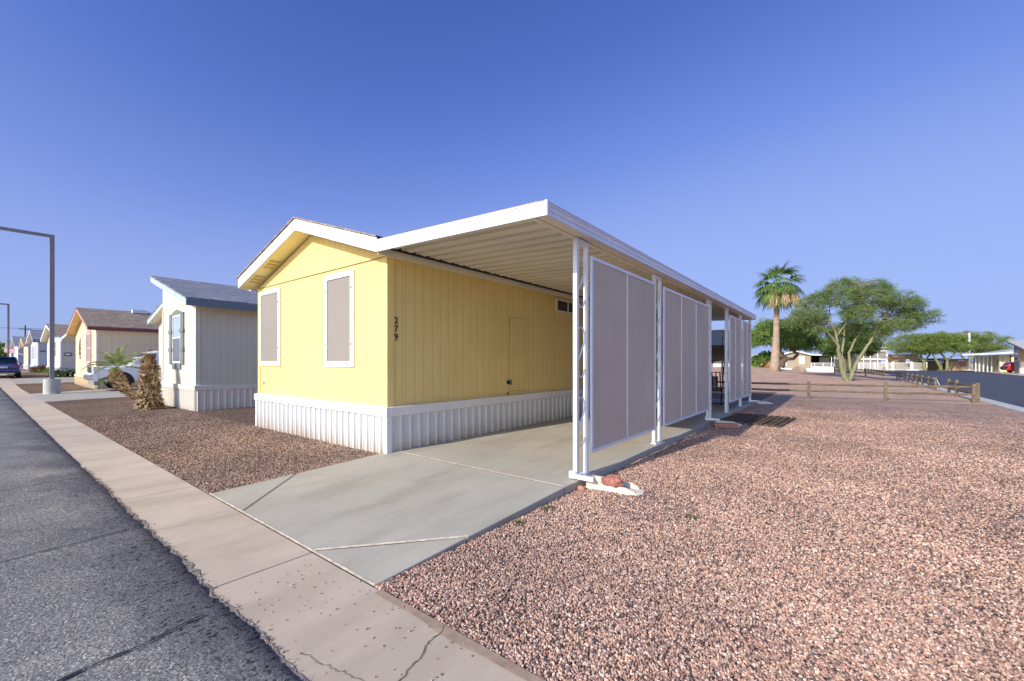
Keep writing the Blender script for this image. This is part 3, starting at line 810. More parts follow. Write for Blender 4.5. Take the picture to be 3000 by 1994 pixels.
m = B(); m.box(-10.86, -10.78, HF - .03, HF - .001, .99, 1.05); obj('outlet_cover', m, M['conc'], home)
for ch, z in (('2', 2.195), ('7', 2.055), ('9', 1.915)):
    text_mesh('house_number', ch, .155, M['black'], home, (HR + .006 - O[0], 4.415 - O[1], z), (R(90), 0, R(90)), .006)
# side access door, faucet, tag, small window
lin = mat('door_gap', (.16, .12, .04), .9)
m = B()
m.box(HR, HR + .012, 7.53, 8.14, .85, 2.51); ad = obj('access_door', m, M['yellow'], home)
m = B(); e = .007
m.box(HR, HR + .006, 7.53 - e, 7.53, .85 - e, 2.51 + e); m.box(HR, HR + .006, 8.14, 8.14 + e, .85 - e, 2.51 + e); m.box(HR, HR + .006, 7.53, 8.14, 2.51, 2.51 + e); m.box(HR, HR + .006, 7.53, 8.14, .85 - e, .85)
obj('door_gap', m, lin, ad)
m = B(); m.tube([(HR + .012, 8.09, 1.5), (HR + .05, 8.09, 1.48), (HR + .05, 8.09, 1.32), (HR + .012, 8.09, 1.3)], .01, 8); m.cyl((HR + .012, 8.1, 1.24), .025, .02, 12, 'x'); obj('door_pull', m, M['yellow_trim'], ad)
m = B(); m.tube([(HR, 7.47, 1.05), (HR + .07, 7.47, 1.05), (HR + .1, 7.47, 1.0)], [.02, .022, .018], 10); m.cyl((HR, 7.47, 1.05), .05, .012, 14, 'x'); fa = obj('faucet', m, M['black'], home, smooth=True)
m = B(); m.cyl((HR + .085, 7.47, 1.085), .032, .012, 12, 'x'); m.cyl((HR + .065, 7.47, 1.085), .008, .03, 8, 'x'); obj('faucet_handle', m, mat('faucet_blue', (.03, .2, .4), .4), fa)
m = B(); m.box(HR, HR + .015, 7.42, 7.5, .785, .815); obj('tag_plate', m, M['black'], home)
m = B(); y0, y1, z0, z1 = 9.5, 10.75, 2.82, 3.19; t_ = .055
m.box(HR, HR + .035, y0, y1, z1 - t_, z1); m.box(HR, HR + .035, y0, y1, z0, z0 + t_); m.box(HR, HR + .035, y0, y0 + t_, z0 + t_, z1 - t_); m.box(HR, HR + .035, y1 - t_, y1, z0 + t_, z1 - t_); m.box(HR, HR + .03, 10.1, 10.14, z0 + t_, z1 - t_)
wn = obj('window', m, M['offwhite'], home, label='small dark sliding window high under the carport roof')
m = B(); m.box(HR, HR + .012, y0 + t_, y1 - t_, z0 + t_, z1 - t_); obj('pane', m, M['glass'], wn)
# doors further back under the carport (seen between the posts)
m = B(); m.box(HR, HR + .04, 12.4, 13.35, .78, 2.8); dr = obj('door', m, M['white'], home)
m = B(); m.box(HR, HR + .012, 14.4, 15.9, 1.6, 2.75); obj('window_pane', m, M['glass'], home)
m = B(); m.box(HR + .085, HR + .9, 12.3, 13.5, .003, .3); m.box(HR + .085, HR + .6, 12.3, 13.5, .3, .56); obj('door_steps', m, M['conc'], home)
m = B(); m.box(HR, HR + .02, 10.7, 10.78, 1.0, 1.12); obj('outlet_cover', m, M['offwhite'], home)

# ==================================================================== carport
CX0, CX1, CY0, CY1 = -5.72, -2.55, 3.88, 18.5
CO = (-4.1, 3.88, 0)
def C_(): return MB(CO)
cp = thing('carport', 'long white metal carport with grey shade screens beside the yellow home', 'carport', CO)
zu = lambda x: 3.33 - (x - CX0) / (CX1 - CX0) * .125     # underside of pans
m = C_(); prof = []; y = CY0 + .03
while y < CY1 - .02:
    for dy, dz in ((0, 0), (.02, -.0), (.035, .085), (.115, .085), (.13, .0), (.2, .012), (.215, .012)):
        if y + dy < CY1 - .02: prof.append((y + dy, dz))
    y += .3
n = len(prof)
vv = [(x, p[0], zu(x) + p[1] - .0) for x in (CX0 + .02, CX1 - .1) for p in prof]
vv += [(x, p[0], zu(x) + .1) for x in (CX0 + .02, CX1 - .1) for p in prof]
fs_ = [(i, n + i, n + i + 1, i + 1) for i in range(n - 1)] + [(2 * n + i, 2 * n + i + 1, 3 * n + i + 1, 3 * n + i) for i in range(n - 1)] + [(i, i + 1, 2 * n + i + 1, 2 * n + i) for i in range(n - 1)]
m.add(vv, fs_); obj('roof_panel', m, M['offwhite'], cp)
# fascias: rolled metal profile, front and outer side
pf = [(0, 0), (.03, 0), (.03, .008), (.012, .012), (.012, .06), (.024, .066), (.024, .078), (.012, .084), (.012, .118), (.026, .126), (.026, .14), (.012, .146), (.03, .152), (.03, .162), (0, .162)]
def fascia(name, p0, p1, nrm, scale0=1., scale1=1.):
    mb = C_(); n = len(pf); vv = []
    for (p, s_) in ((p0, scale0), (p1, scale1)):
        for o_, z in pf: vv.append((p[0] + nrm[0] * o_, p[1] + nrm[1] * o_, p[2] + z * s_))
    mb.add(vv, [(i, (i + 1) % n, n + (i + 1) % n, n + i) for i in range(n)] + [tuple(range(n)), tuple(range(n, 2 * n))[::-1]])
    return obj(name, mb, M['whitemetal'], cp)
fascia('front_fascia', (CX0 - .02, CY0, 3.215), (CX1, CY0, 3.105), (0, -1), 1.15, 1)
fascia('side_fascia', (CX1, CY0, 3.105), (CX1, CY1, 3.105), (1, 0))
fascia('rear_fascia', (CX0 - .02, CY1, 3.215), (CX1, CY1, 3.105), (0, 1), 1.15, 1)
m = C_(); m.box(CX1 - .004, CX1 + .034, CY0 - .034, CY0 + .004, 3.1, 3.272); obj('fascia_corner', m, M['whitemetal'], cp, bevel=.003)
m = C_(); m.box(CX1 - .12, CX1 - .002, CY0 + .002, CY1 - .002, 3.108, 3.125); m.box(CX1 - .125, CX1 - .1, CY0 + .004, CY1 - .004, 3.125, 3.25); obj('gutter', m, M['offwhite'], cp)
m = C_(); m.box(CX1 - .2, CX1 - .13, CY0 + .01, CY1 - .01, 3.1, 3.2); obj('beam', m, M['offwhite'], cp)
m = C_(); m.box(CX0 + .002, CX0 + .016, CY0 + .01, CY1 - .01, 3.3, 3.47); obj('gap_shade_strip', m, M['dark'], cp)  # dark strip standing in for the shade in the gap under the pans
PX = -2.695
def post(y, dy, scroll, pair=True):
    m = C_(); m.box(PX - .03, PX + .03, y - .03, y + .03, .004, 3.1)
    if pair: m.box(PX - .03, PX + .03, y + dy - .022, y + dy + .022, .004, 3.1)
    m.box(PX - .033, PX + .033, y + .03, y + dy - .03, 3.035, 3.095)
    m.box(PX - .05, PX + .05, y - .05, y + dy + .045, .003, .02)
    po = obj('post', m, M['whitemetal'], cp, bevel=.005)
    if scroll:
        for zc in (.72, 1.63, 2.54):
            pts = []; ya, yb = y + .05, y + dy - .045; yc = (ya + yb) / 2; r_ = (yb - ya) / 2
            for k in range(9):
                a = math.pi - k / 8 * math.pi; pts.append((PX, yc + r_ * math.cos(a), zc + .22 + r_ * 1.2 * math.sin(a)))
            pts.append((PX, yb - .01, zc + .12)); pts.append((PX, yc, zc)); pts.append((PX, ya + .01, zc - .12))
            for k in range(9):
                a = math.pi + k / 8 * math.pi; pts.append((PX, yc + r_ * math.cos(a), zc - .22 + r_ * 1.2 * math.sin(a)))
            q = C_()
            for a, b in zip(pts, pts[1:]):
                d = (Vector(b) - Vector(a)); e_ = d.normalized() * .002; nn = d.cross(Vector((1, 0, 0))).normalized() * .004
                A_ = Vector(a) - e_; B_ = Vector(b) + e_; sx_ = Vector((.009, 0, 0))
                q.add([tuple(v) for v in (A_ - nn - sx_, A_ - nn + sx_, A_ + nn + sx_, A_ + nn - sx_, B_ - nn - sx_, B_ - nn + sx_, B_ + nn + sx_, B_ + nn - sx_)], [(0, 1, 2, 3), (7, 6, 5, 4), (0, 4, 5, 1), (1, 5, 6, 2), (2, 6, 7, 3), (3, 7, 4, 0)])
            obj('scroll', q, M['whitemetal'], po)
    else:
        q = C_()
        for z in (.55, 1.15, 1.75, 2.35): q.box(PX + .03, PX + .037, y + dy / 2 - .022, y + dy / 2 + .004, z, z + .06)
        objs('bolt', q, M['grey'], po)
    return po
post(4.8, .27, True); post(7.7, .3, True); post(11.68, .26, False); post(13.9, .2, False); post(16.13, .16, False); post(18.1, .13, False)
def shade(ya, yb, divs, xs_=-2.645):
    m = C_(); z0, z1, t_ = .28, 2.92, .045; x0, x1 = xs_ - .012, xs_ + .018
    m.box(x0, x1, ya, yb, z1 - t_, z1); m.box(x0, x1, ya, yb, z0, z0 + t_); m.box(x0, x1, ya, ya + t_, z0 + t_, z1 - t_); m.box(x0, x1, yb - t_, yb, z0 + t_, z1 - t_)
    for d in divs: m.box(x0, x1, d - .013, d + .013, z0 + t_, z1 - t_)
    fr = obj('screen_frame', m, M['whitemetal'], cp, bevel=.002)
    m = C_(); m.box(xs_ - .002, xs_ + .002, ya + t_ * .5, yb - t_ * .5, z0 + t_ * .5, z1 - t_ * .5); obj('shade_screen', m, M['screen_grey'], fr)
shade(5.11, 7.62, [6.33]); shade(8.06, 11.6, [9.2, 10.35]); shade(14.15, 16.04, [15.05]); shade(16.36, 18.02, [17.2])
m = C_(); yy = 18.3; m.box(-5.85, PX - .04, yy - .02, yy + .02, 2.72, 2.765); m.box(-5.85, PX - .04, yy - .02, yy + .02, .28, .32)
for x in (-5.85, -4.75, -3.7, PX - .08): m.box(x, x + .04, yy - .02, yy + .02, .32, 2.72)
fr = obj('screen_frame', m, M['whitemetal'], cp)
m = C_(); m.box(-5.83, PX - .06, yy - .002, yy + .002, 1.45, 2.74); obj('shade_screen', m, M['screen_dark'], fr, label='dark see-through shade screen closing the far end')
# downspout feet
for y in (4.72, 11.62, 18.16):
    m = C_(); m.box(PX - .045, PX + .02, y - .03, y + .03, .02, .11); m.box(PX + .02, PX + .3, y - .03, y + .03, .022, .075); m.prism([(PX + .02, .075), (PX + .07, .075), (PX + .02, .11)], 'y', y - .03, y + .03)
    obj('downspout_foot', m, M['whitemetal'], cp, bevel=.006)

# splash blocks, rock, pavers, plank walk ------------------------------------
def splash(x, y, L, wd, rz, label):
    t = thing('splash_block', label, 'splash block', (x, y, -.105), rz, 'splash blocks under the carport downspouts')
    m = MB(); h = .085
    out = [(0, -wd / 2), (L * .72, -wd / 2), (L * .9, -wd * .42), (L, -wd * .16), (L, wd * .16), (L * .9, wd * .42), (L * .72, wd / 2), (0, wd / 2)]
    m.prism(out, 'z', 0, .03)
    obj('floor', m, M['splash'], t, bevel=.006)
    for s_ in (-1, 1):
        m = MB(); t0 = wd / 2; t1 = wd / 2 - .035
        a = [(0, s_ * t0, .0301), (L * .72, s_ * t0, .0301), (L * .88, s_ * (t0 - .02), .0301), (L * .88, s_ * (t1 - .02), .0301), (L * .72, s_ * t1, .0301), (0, s_ * t1, .0301)]
        b = [(0, s_ * t0, h + .03), (L * .72, s_ * t0, h * .75 + .02), (L * .88, s_ * (t0 - .02), .04), (L * .88, s_ * (t1 - .02), .038), (L * .72, s_ * t1, h * .75 + .015), (0, s_ * t1, h + .025)]
        n = 6; f = [tuple(range(n)), tuple(range(n, 2 * n))] + [(i, (i + 1) % n, n + (i + 1) % n, n + i) for i in range(n)]
        if s_ > 0: f = [q[::-1] for q in f]
        m.add(a + b, f); obj('side_wall', m, M['splash'], t)
    m = MB(); m.box(-.03, 0, -wd / 2, wd / 2, .0, h + .03); obj('back_wall', m, M['splash'], t, bevel=.005)
    return t
splash(-2.53, 4.92, .66, .27, R(8), 'cream concrete splash block holding a red lava rock by the front post')
splash(-2.5, 11.72, .62, .27, R(25), 'shaded splash block with red pavers stacked against it')
splash(-2.55, 18.75, .6, .26, R(35), 'splash block at the far end of the carport slab')
def rock(name, loc, dims, m_, label, cat, seed, sub=4, rough=.35, rz=0, group=None):
    import bmesh
    bm = bmesh.new(); bmesh.ops.create_icosphere(bm, subdivisions=sub, radius=1)
    for v in bm.verts:
        p = v.co.copy(); n_ = noise.noise(p * 1.3 + Vector((seed, 0, 0))) * rough + noise.noise(p * 3.1 + Vector((seed, 5, 0))) * rough * .5 + noise.noise(p * 8 + Vector((seed, 5, 9))) * rough * .18
        v.co = p * (1 + n_); v.co.x *= dims[0]; v.co.y *= dims[1]; v.co.z *= dims[2]
    me = bpy.data.meshes.new(name); bm.to_mesh(me); bm.free(); me.materials.append(m_)
    o = bpy.data.objects.new(name, me); link(o); o.location = loc; o.rotation_euler = (0, 0, rz)
    return tag(o, label, cat, group)
rock('rock', (-2.22, 4.88, .025), (.135, .085, .075), M['lava'], 'fist-shaped red lava rock sitting in the front splash block', 'rock', 3.3, rz=R(10))
rock('rock', (-2.56, 4.68, -.075), (.05, .035, .03), M['paver'], 'small orange rock chip beside the front splash block', 'rock', 8.1, 3)
rock('boulder', (-3.2, 49.5, .72), (.62, .45, .34), mat('tan_rock', (.3, .22, .17), .95, var=.35, vs_=3, fine=.3, bmp=.6), 'low tan boulder lying on the berm right of the fan palm', 'boulder', 1.2)
rock('boulder', (-6.3, 54.9, 1.2), (.75, .6, .55), mat('red_rock', (.3, .13, .08), .95, var=.35, vs_=3, fine=.3, bmp=.6), 'reddish boulder set in front of the green bush on the berm', 'boulder', 5.2)
for i, (x, y, z, a, lb) in enumerate(((-2.2, 11.35, -.065, 20, 'lower red paver of the stack beside the second splash block'), (-2.21, 11.33, -.018, 23, 'upper red paver of the stack beside the second splash block'))):
    m = MB((x, y, z)); m.box(x - .26, x + .26, y - .11, y + .11, z - .022, z + .022)
    o = obj('paver', m, M['paver'], None, bevel=.006); o.rotation_euler = (0, 0, R(a)); tag(o, lb, 'paver')
m = MB((-2.33, 14.7, -.05)); m.box(-2.63, -2.03, 14.58, 14.82, -.075, -.025); o = obj('paver', m, M['paver'], None, bevel=.006); o.rotation_euler = (0, 0, R(12)); tag(o, 'single pink paver lying past the plank walk', 'paver')
pw = thing('plank_walk', 'roll-out walk of dark wooden planks on the gravel by the carport opening', 'plank walk', (-2.5, 13.4, -.1))
for k in range(11):
    x = -2.5 + k * .135; a = R(4 + 1.2 * math.sin(k * 2.1)); yc = 13.45 - k * .03
    m = MB((-2.5, 13.4, -.1)); dx = math.sin(a) * 1.0
    z0, z1 = -.085, -.045 + .004 * math.sin(k * 3.)
    m.add([(x - dx, yc - 1.05, z0), (x - dx + .1, yc - 1.05, z0), (x + dx + .1, yc + 1.05, z0), (x + dx, yc + 1.05, z0), (x - dx, yc - 1.05, z1), (x - dx + .1, yc - 1.05, z1), (x + dx + .1, yc + 1.05, z1), (x + dx, yc + 1.05, z1)],
          [(0, 3, 2, 1), (4, 5, 6, 7), (0, 1, 5, 4), (1, 2, 6, 5), (2, 3, 7, 6), (3, 0, 4, 7)])
    obj('plank', m, M['wood_dark'], pw, bevel=.004)

# canopy swing under the carport ----------------------------------------------
so = (-4.25, 16.9, .004)
sw = thing('canopy_swing', 'black iron patio swing with a grey tan canopy standing under the carport', 'patio swing', so, R(90))
def S_(): return MB(so)
for s_ in (-1, 1):
    m = S_(); y = so[1] + s_ * .95
    m.tube([(so[0] - .75, y, .03), (so[0] - .3, y, 1.2), (so[0], y, 1.95)], .022, 8); m.tube([(so[0] + .75, y, .03), (so[0] + .3, y, 1.2), (so[0], y, 1.95)], .022, 8)
    m.tube([(so[0] - .8, y, .03), (so[0] + .8, y, .03)], .025, 8); m.tube([(so[0] - .35, y, 1.1), (so[0] + .35, y, 1.1)], .018, 8)
    obj('side_frame', m, M['black'], sw, smooth=True)
m = S_(); m.tube([(so[0], so[1] - 1, 1.95), (so[0], so[1] + 1, 1.95)], .025, 8); m.tube([(so[0] - .75, so[1] - .95, .05), (so[0] - .75, so[1] + .95, .05)], .02, 8); objs('top_bar', m, M['black'], sw, smooth=True)
m = S_(); nn = 10; vv = []
for j in range(2):
    for i in range(nn + 1):
        pass
rows_ = []
for i in range(nn + 1):
    y = so[1] - 1.1 + 2.2 * i / nn; row = []
    for (dx, z) in ((-.75, 1.55), (-.74, 1.72), (-.35, 1.98), (0, 2.14), (.35, 1.98), (.74, 1.72), (.75, 1.55)):
        row.append((so[0] + dx, y, z + (.03 * math.sin(i * 1.3) if abs(dx) == .75 else 0)))
    rows_.append(row)
vv = [p for r_ in rows_ for p in r_]; k7 = 7
ff = [(i * k7 + j, i * k7 + j + 1, (i + 1) * k7 + j + 1, (i + 1) * k7 + j) for i in range(nn) for j in range(6)]
m.add(vv, ff)
for yy_, s_ in ((so[1] - 1.1, 1), (so[1] + 1.1, -1)):
    m.add([(so[0] - .74, yy_, 1.72), (so[0], yy_, 2.14), (so[0] + .74, yy_, 1.72), (so[0] + .4, yy_ - .01, 1.68), (so[0], yy_ - .02, 1.84), (so[0] - .4, yy_ - .01, 1.68)], [(0, 1, 4, 5), (1, 2, 3, 4)])
obj('canopy', m, M['canvas'], sw)
m = S_(); yb0 = so[1] - .85
m.box(so[0] - .22, so[0] + .28, yb0, yb0 + 1.7, .46, .5)
for k in range(14): m.beam((so[0] - .25, yb0 + k * .13, .5), (so[0] - .42, yb0 + k * .13, 1.15), .03, .03)
m.beam((so[0] - .42, yb0 - .03, 1.15), (so[0] - .42, yb0 + 1.73, 1.15), .03, .03)
for y in (yb0, yb0 + 1.7):
    m.tube([(so[0] + .26, y, .48), (so[0] + .26, y, .75), (so[0] - .3, y, .76)], .015, 8); m.tube([(so[0] + .2, y, .75), (so[0], y, 1.93)], .008, 6); m.tube([(so[0] - .3, y, .76), (so[0], y, 1.93)], .008, 6)
obj('bench', m, M['black'], sw)
m = S_(); m.box(so[0] - .2, so[0] + .26, yb0 + .03, yb0 + 1.47, .503, .57); m.prism([(yb0 + .1, .58), (yb0 + .6, .58), (yb0 + .6, 1.0), (yb0 + .1, 1.0)], 'x', so[0] - .3, so[0] - .2); obj('cushion', m, mat('grey_cushion', (.3, .3, .32), .9), sw, bevel=.02)

# ==================================================================== neighbour homes
def neighbour(name, label, x0, x1, yf, L, z0, ze, xr, zr, wall, trim, sktm, roofm, fascia_side=None, skirt=.72, ov=.42, wins=(), shutters=None, vents=True, sk_corr=True, group='mobile homes along the street'):
    o = ((x0 + x1) / 2, yf, z0); t = thing(name, label, 'mobile home', o, 0, group)
    b = lambda: MB(o)
    zb = z0 + skirt
    m = b(); m.prism([(x0, zb), (x1, zb), (x1, ze), (x0, ze)], 'y', yf, yf + L); obj('wall', m, wall, t)
    gr_ = (zr - ze) / (xr - x0)
    m = b(); m.prism([(x0, ze), (x1, ze), (xr, zr - .16)], 'y', yf - .01, yf + L); obj('gable', m, wall, t)
    m = b(); m.box(x0, x1, yf - .016, yf - .0105, ze - .02, ze + .012); obj('seam_strip', m, M['seal'], t)
    m = b(); m.box(x1 - .12, x1 + .02, yf - .02, yf + .1, zb, ze); obj('corner_trim', m, trim, t)
    m = b()
    corrug(m, (x0 - .03, yf - .03), (x1 + .03, yf - .03), z0 - .1, zb - .1, (0, -1)); corrug(m, (x1 + .03, yf - .03), (x1 + .03, yf + L), z0 - .1, zb - .1, (1, 0)); obj('skirting', m, sktm, t)
    m = b(); m.box(x0 - .06, x1 + .07, yf - .07, yf - .001, zb - .12, zb + .02); m.box(x1 + .001, x1 + .07, yf, yf + L, zb - .12, zb + .02); obj('skirting_band', m, sktm, t, bevel=.01)
    yo = yf - ov
    so_ = .3
    zl_ = ze + .06; 
    m = b(); slope_roof(m, xr, zr, x0 - so_, zl_, yo - .04, yf + L + .3, .035); slope_roof(m, xr, zr, x1 + so_, zl_, yo - .04, yf + L + .3, .035); r_ = obj('roof', m, roofm, t)
    m = b(); m.box(xr + .25, xr + .62, yf + 2.2, yf + 3.0, zr - .12, zr + .1); m.box(xr + .3, xr + .55, yf + 6.2, yf + 6.6, zr - .1, zr + .09); objs('roof_vent', m, M['white'], r_)
    fh = .2
    m = b(); m.prism([(xr, zr - fh), (xr, zr), (x0 - so_, zl_), (x0 - so_, zl_ - fh)], 'y', yo - .02, yo); m.prism([(xr + .001, zr - fh), (xr + .001, zr), (x1 + so_, zl_), (x1 + so_, zl_ - fh)], 'y', yo - .02, yo); obj('rake_fascia', m, trim, t)
    m = b(); m.box(x1 + so_ - .02, x1 + so_, yo + .001, yf + L + .3, zl_ - fh, zl_ - .002); obj('eave_fascia', m, fascia_side or trim, t)
    m = b(); m.prism([(xr, zr - fh), (x0 - so_, zl_ - fh), (x0 - so_, zl_ - fh + .015), (xr, zr - fh + .02)], 'y', yo + .001, yf + L + .28); m.prism([(xr, zr - fh), (x1 + so_ - .03, zl_ - fh), (x1 + so_ - .03, zl_ - fh + .015), (xr, zr - fh + .02)], 'y', yo + .001, yf + L + .28); sf = obj('soffit', m, M['cream_trim'], t)
    for (wa, wb, za, zc, kind) in wins:
        m = b(); f_ = .07
        m.box(wa, wb, yf - .03, yf - .001, zc - f_, zc); m.box(wa, wb, yf - .03, yf - .001, za, za + f_); m.box(wa, wa + f_, yf - .03, yf - .001, za + f_, zc - f_); m.box(wb - f_, wb, yf - .03, yf - .001, za + f_, zc - f_)
        zm = (za + zc) / 2 ; m.box(wa + f_, wb - f_, yf - .028, yf - .001, zm - .02, zm + .02)
        wn = obj('window', m, M['white'], t)
        m = b(); m.box(wa + f_, wb - f_, yf - .012, yf - .001, za + f_, zc - f_); obj('pane', m, M['screen_beige'] if kind == 's' else mat('sky_glass', (.25, .3, .42), .1, spec=.8), wn)
        if shutters:
            for (sa, sb) in ((wa - .36, wa - .03), (wb + .03, wb + .36)):
                m = b(); h3 = (sb - sa) / 3
                for k in range(3): m.box(sa + k * h3 + .006, sa + (k + 1) * h3 - .006, yf - .045, yf - .001, za - .03, zc + (.0 if k != 1 else .03))
                for z in (za + .42, zc - .55): m.box(sa - .02, sb + .02, yf - .062, yf - .0455, z, z + .12)
                obj('shutter', m, shutters, t)
            m = b(); m.box(wa - .03, wb + .03, yf - .04, yf - .001, zc + .002, zc + .17); m.box(wa - .03, wb + .03, yf - .04, yf - .001, za - .2, za - .002); objs('window_head', m, shutters, t)
    return t
# home two: split gable
o2 = (-20.8, 4.5, -.08)
h2 = thing('mobile_home', 'cream mobile home with grey green shutters and blue grey split gable roof', 'mobile home', o2, 0, 'mobile homes along the street')
b = lambda: MB(o2)
rf = lambda x: 4.7 - (x + 20.45) * (4.7 - 3.5) / (-16.2 + 20.45)
rl = lambda x: 4.55 - (-20.6 - x) * (4.55 - 3.42) / (25.3 - 20.6)
m = b(); m.prism([(-20.65, .7), (-16.68, .7), (-16.68, 3.46), (-20.65, 3.46)], 'y', 4.5, 20); m.prism([(-25.05, .7), (-20.65, .7), (-20.65, 3.36), (-25.05, 3.36)], 'y', 5.3, 20); obj('wall', m, M['cream'], h2)
m = b(); m.prism([(-20.65, 3.46), (-16.68, 3.46), (-16.68, rf(-16.68) - .02), (-20.65, rf(-20.65) - .02)], 'y', 4.49, 20); m.prism([(-25.05, 3.36), (-20.65, 3.36), (-20.65, rl(-20.65) - .02), (-25.05, rl(-25.05) - .02)], 'y', 5.29, 20); obj('gable', m, M['cream'], h2)
m = b(); m.box(-20.66, -16.66, 4.483, 4.489, 3.45, 3.475); obj('seam_strip', m, M['seal'], h2)
m = b(); corrug(m, (-20.7, 4.46), (-16.64, 4.46), -.12, .62, (0, -1)); corrug(m, (-16.64, 4.46), (-16.64, 20), -.12, .62, (1, 0)); corrug(m, (-25.1, 5.26), (-20.7, 5.26), -.12, .62, (0, -1)); m.box(-20.71, -20.68, 4.47, 5.3, -.12, .62); obj('skirting', m, M['cream_skirt'], h2)
m = b(); m.box(-20.72, -16.6, 4.42, 4.499, .58, .74); m.box(-16.679, -16.6, 4.5, 20, .58, .74); m.box(-25.1, -20.73, 5.22, 5.299, .58, .74); obj('skirting_band', m, M['cream_skirt'], h2, bevel=.01)
m = b(); m.box(-16.8, -16.66, 4.47, 4.6, .74, 3.46); m.box(-20.67, -20.58, 4.47, 4.499, .74, 3.46); objs('corner_trim', m, M['cream_trim'], h2)
m = b(); slope_roof(m, -20.45, 4.7, -16.15, 3.49, 4.06, 20.4, .04); slope_roof(m, -20.62, rl(-20.62), -25.35, rl(-25.35), 4.92, 20.4, .04); r2 = obj('roof', m, M['roof_blue'], h2)
m = b(); m.box(-19.75, -19.35, 7.1, 8.1, 4.42, 4.62); objs('roof_vent', m, M['white'], r2)
m = b(); m.prism([(-20.45, 4.5), (-20.45, 4.7), (-16.15, 3.49), (-16.15, 3.27)], 'y', 4.08, 4.1); m.prism([(-20.62, rl(-20.62) - .2), (-20.62, rl(-20.62)), (-25.35, rl(-25.35)), (-25.35, rl(-25.35) - .2)], 'y', 4.94, 4.96); obj('rake_fascia', m, mat('pale_grey_green', (.42, .5, .5), .5), h2)
m = b(); m.box(-16.17, -16.15, 4.101, 20.4, 3.27, 3.488); obj('eave_fascia', m, M['tealdark'], h2)
m = b(); m.prism([(-20.45, 4.5), (-16.17, 3.29), (-16.17, 3.31), (-20.45, 4.52)], 'y', 4.101, 20.3); m.prism([(-20.62, rl(-20.62) - .19), (-25.3, rl(-25.3) - .19), (-25.3, rl(-25.3) - .17), (-20.62, rl(-20.62) - .17)], 'y', 4.961, 20.3); obj('soffit', m, M['cream_trim'], h2)
def shut2():
    wa, wb, za, zc = -19.28, -18.32, 1.48, 3.17; yf = 4.5
    m = b(); f_ = .06
    m.box(wa, wb, yf - .03, yf - .001, zc - f_, zc); m.box(wa, wb, yf - .03, yf - .001, za, za + f_); m.box(wa, wa + f_, yf - .03, yf - .001, za + f_, zc - f_); m.box(wb - f_, wb, yf - .03, yf - .001, za + f_, zc - f_); m.box(wa + f_, wb - f_, yf - .03, yf - .001, 2.33, 2.38)
    wn = obj('window', m, M['white'], h2)
    m = b(); m.box(wa + f_, wb - f_, yf - .012, yf - .001, 2.38, zc - f_); obj('pane', m, mat('pane_sky', (.4, .45, .58), .1, spec=.8), wn)
    m = b(); m.box(wa + f_, wb - f_, yf - .012, yf - .001, za + f_, 2.33); obj('pane', m, mat('pane_shade', (.16, .15, .17), .15, spec=.7), wn)
    for (sa, sb) in ((wa - .37, wa - .02), (wb + .02, wb + .37)):
        m = b(); h3 = (sb - sa) / 3
        for k in range(3): m.box(sa + k * h3 + .006, sa + (k + 1) * h3 - .006, yf - .045, yf - .001, za - .05, zc + .06)
        for z in (za + .42, zc - .65): m.box(sa - .03, sb + .03, yf - .07, yf - .0455, z, z + .13)
        obj('shutter', m, M['teal'], h2)
    m = b(); m.prism([(wa - .02, zc + .002), (wb + .02, zc + .002), (wb + .02, zc + .1), ((wa + wb) / 2, zc + .2), (wa - .02, zc + .1)], 'y', yf - .04, yf - .001); m.box(wa - .02, wb + .02, yf - .04, yf - .001, za - .22, za - .002); objs('window_head', m, M['teal'], h2)
shut2()
text_mesh('house_number', '2', .2, M['black'], h2, (-20.95 - o2[0], 5.27 - o2[1], 2.35 + .08), (R(90), 0, 0), .006)
# home three: cream yellow, maroon trim
h3 = neighbour('mobile_home', 'cream yellow mobile home with maroon fascia, brown shingles and a metal wall ornament', -43.4, -35.0, 4.5, 16, -.08, 3.5, -38.95, 4.97, M['cream2'], M['cream_trim'], skirtmat('cream_yellow_skirt', (.82, .66, .44), -.1), M['roof_brown'], M['maroon'], wins=[(-38.2, -37.1, 1.5, 3.3, 's')], shutters=M['rose'])
for k in kids(h3):
    if k.name.startswith('rake_fascia'): k.data.materials[0] = M['rose']
    if k.name.startswith('soffit'): k.data.materials[0] = mat('yellow_soffit', (.7, .5, .2), .6)
o3 = h3.location
m = MB(tuple(o3)); cxw, czw = -41.2, 2.42
for k in range(12):
    a = k / 12 * 2 * math.pi; r_ = .62
    m.cyl((cxw + r_ * .55 * math.cos(a), 4.47, czw + r_ * math.sin(a)), .09, .03, 8, 'y')
for k in range(5):
    a = R(90 + k * 72); a2 = R(90 + k * 72 + 144); m.beam((cxw + .3 * math.cos(a), 4.46, czw + .5 * math.sin(a)), (cxw + .3 * math.cos(a2), 4.46, czw + .5 * math.sin(a2)), .02, .04)
obj('wall_ornament', m, mat('ornament_metal', (.25, .2, .22), .5), h3)
